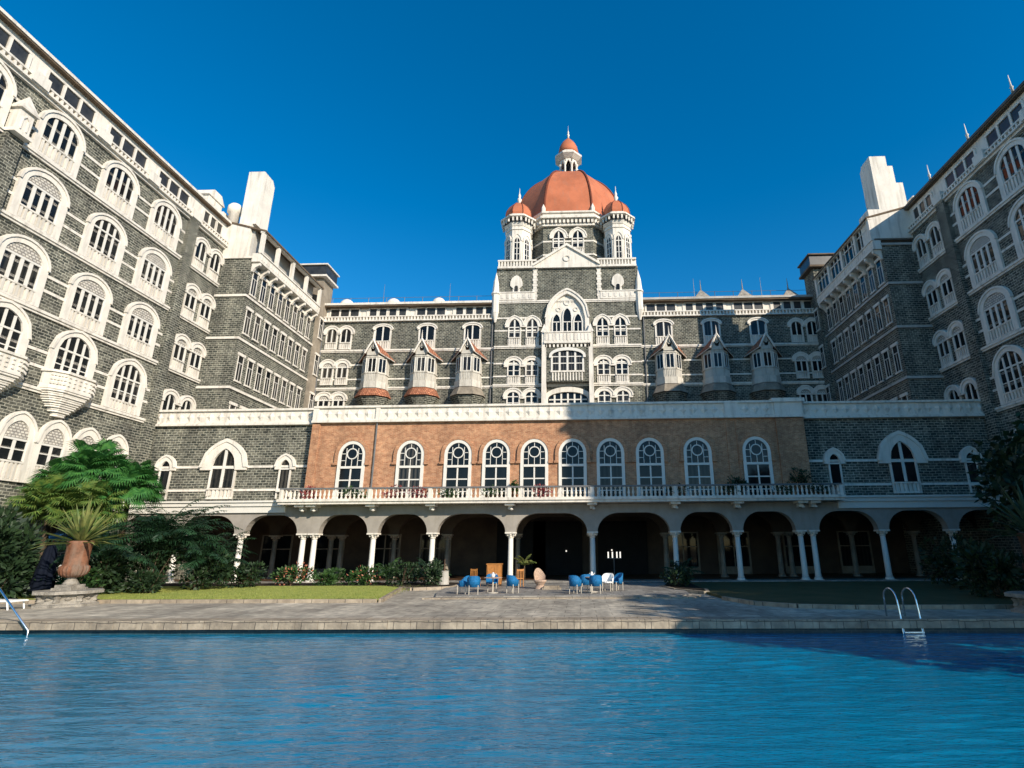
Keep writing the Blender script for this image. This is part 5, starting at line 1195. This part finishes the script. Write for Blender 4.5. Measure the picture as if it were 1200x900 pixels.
# sun lounger
t = thing('sun_lounger', 'white slatted sun lounger with raised back beside the urn pedestal', 'sun lounger', (-23.35, 22.7, -0.012), R(-6))
b = MB(); b.tube([(-1.0, -0.3, 0.32), (0.95, -0.3, 0.32)], 0.035, 8); b.tube([(-1.0, 0.3, 0.32), (0.95, 0.3, 0.32)], 0.035, 8); b.tube([(0.95, -0.3, 0.32), (0.95, 0.3, 0.32)], 0.035, 8); part('frame', b, PLASTIC, t)
b = MB()
for i in range(12): b.box(-0.35+0.108*i, -0.27+0.108*i, -0.28, 0.28, 0.335, 0.36)
part('seat', b, PLASTIC, t)
b = MB()
for i in range(7): u = i*0.11; b.box(-0.45-u*0.8-0.07, -0.45-u*0.8, -0.28, 0.28, 0.36+u*0.6, 0.39+u*0.6)
b.tube([(-0.4, -0.3, 0.33), (-1.1, -0.3, 0.85)], 0.03, 8); b.tube([(-0.4, 0.3, 0.33), (-1.1, 0.3, 0.85)], 0.03, 8); part('backrest', b, PLASTIC, t)
for a, c in ((-0.75, -0.3), (-0.75, 0.3), (0.75, -0.3), (0.75, 0.3)): b = MB(); b.tube([(a, c, 0.32), (a+(0.12 if a > 0 else -0.12), c, 0)], 0.03, 8); part('leg', b, PLASTIC, t)
# parasols among the bushes on the left
t = thing('closed_parasol', 'closed dark navy parasol standing left of the terracotta urn', 'parasol', (-25.3, 26.4, -0.012))
b = MB(); b.smooth = True; b.lathe([(0.05, 2.6), (0.2, 2.3), (0.34, 1.3), (0.42, 0.5), (0.38, 0.42)], n=32, rib=(8, 0.14, 0.4, 2.5)); part('canopy', b, NAVY, t); b = MB(); b.tube([(0, 0, 0), (0, 0, 2.7)], 0.03, 8); part('pole', b, WOODD, t); b = MB(); b.lathe([(0.35, 0), (0.35, 0.08), (0.08, 0.14)], n=20); part('base', b, CARVED, t)
t = thing('open_parasol', 'open blue parasol behind the urn, under the fan palms', 'parasol', (-28.8, 31.5, -0.012))
b = MB(); b.extz(ngon(8, 1.7, 0, 0, PI/8), 2.85, 2.95, ngon(8, 1.68, 0, 0, PI/8)); b.extz(ngon(8, 1.68, 0, 0, PI/8), 2.95, 3.6, ngon(8, 0.05, 0, 0, PI/8)); part('canopy', b, BLUECAN, t); b = MB(); b.tube([(0, 0, 0), (0, 0, 3.7)], 0.03, 8); part('pole', b, WOODD, t); b = MB(); b.lathe([(0.35, 0), (0.35, 0.08), (0.08, 0.14)], n=20); part('base', b, CARVED, t)
t = thing('draped_table', 'white cloth covered buffet table under the blue parasol at the left', 'table', (-27.9, 29.6, -0.012)); b = MB(); b.box(-1.0, 1.0, -0.4, 0.4, 0, 0.98); b.box(-0.3, 0.3, -0.2, 0.2, 0.98, 1.5); part('tablecloth', b, CLOTH, t)

# ------------------------------------------------------------------ trees at the shaded right side (their shade falls over the deck)
def tree(loc, h, r, M, label, n=4200, ls=0.42):
    t = thing('broadleaf_tree', label, 'tree', loc); tk = MB(); tk.smooth = True
    tk.tube([(0, 0, 0), (0.1, 0.1, h*0.3), (0.0, 0.2, h*0.55), (0.1, 0.1, h*0.8)], [0.3, 0.22, 0.16, 0.06], 10); cl = []
    for i in range(9):
        a = 2.4*i+random.uniform(-0.3, 0.3); z0 = h*(0.35+0.04*i); rr = r*random.uniform(0.55, 0.9); tip = Vector((rr*math.cos(a), rr*math.sin(a), z0+h*random.uniform(0.12, 0.3)))
        tk.tube([(0, 0.1, z0), (tip.x*0.5, tip.y*0.5, z0+(tip.z-z0)*0.65), tip], [0.11, 0.07, 0.02], 6); cl.append(tip)
        cl.append(tip*0.75+Vector((random.uniform(-1, 1)*r*0.3, random.uniform(-1, 1)*r*0.3, h*0.22)))
    part('trunk', tk, BARK, t); cr = MB()
    for i in range(n):
        c = random.choice(cl); q = c+rv(r*0.42*random.random()**0.5); q.z = max(0.4, q.z); cr.leaf(q, rv()+Vector((0, 0, -0.2)), ls*random.uniform(0.4, 0.7), ls*random.uniform(0.8, 1.4), rv())
    part('crown', cr, M, t, rec=False)
tree((20.6, 21.0, 0), 8.0, 3.2, SHRUBDK, 'dark broadleaf tree at the right edge beside the shaded urn')
tree((23.6, 27.5, 0), 8.0, 3.4, SHRUBDK, 'dark broadleaf tree against the right wing, right of the lawn')
tree((22.5, 13.2, 0), 10.0, 4.4, SHRUBDK, 'broad dark tree past the right end of the pool', 6500, 0.6)
tree((19.5, 8.6, 0), 10.0, 4.2, SHRUBDK, 'dark broadleaf tree beside the right end of the pool', 6500, 0.6)
tree((26.0, 8.0, 0), 11.0, 4.4, SHRUBDK, 'tall dark tree behind the others right of the pool', 6000, 0.6)
bush((17.6, 25.0, 0), 1.8, 1.5, 2.2, 1500, SHRUBDK, 'dark bush behind the shaded urn at the right edge', ls=0.22, clumps=12)
bush((20.0, 30.5, 0), 2.2, 1.6, 2.6, 1500, SHRUBDK, 'large dark bush in front of the right end of the arcade', ls=0.22, clumps=12)
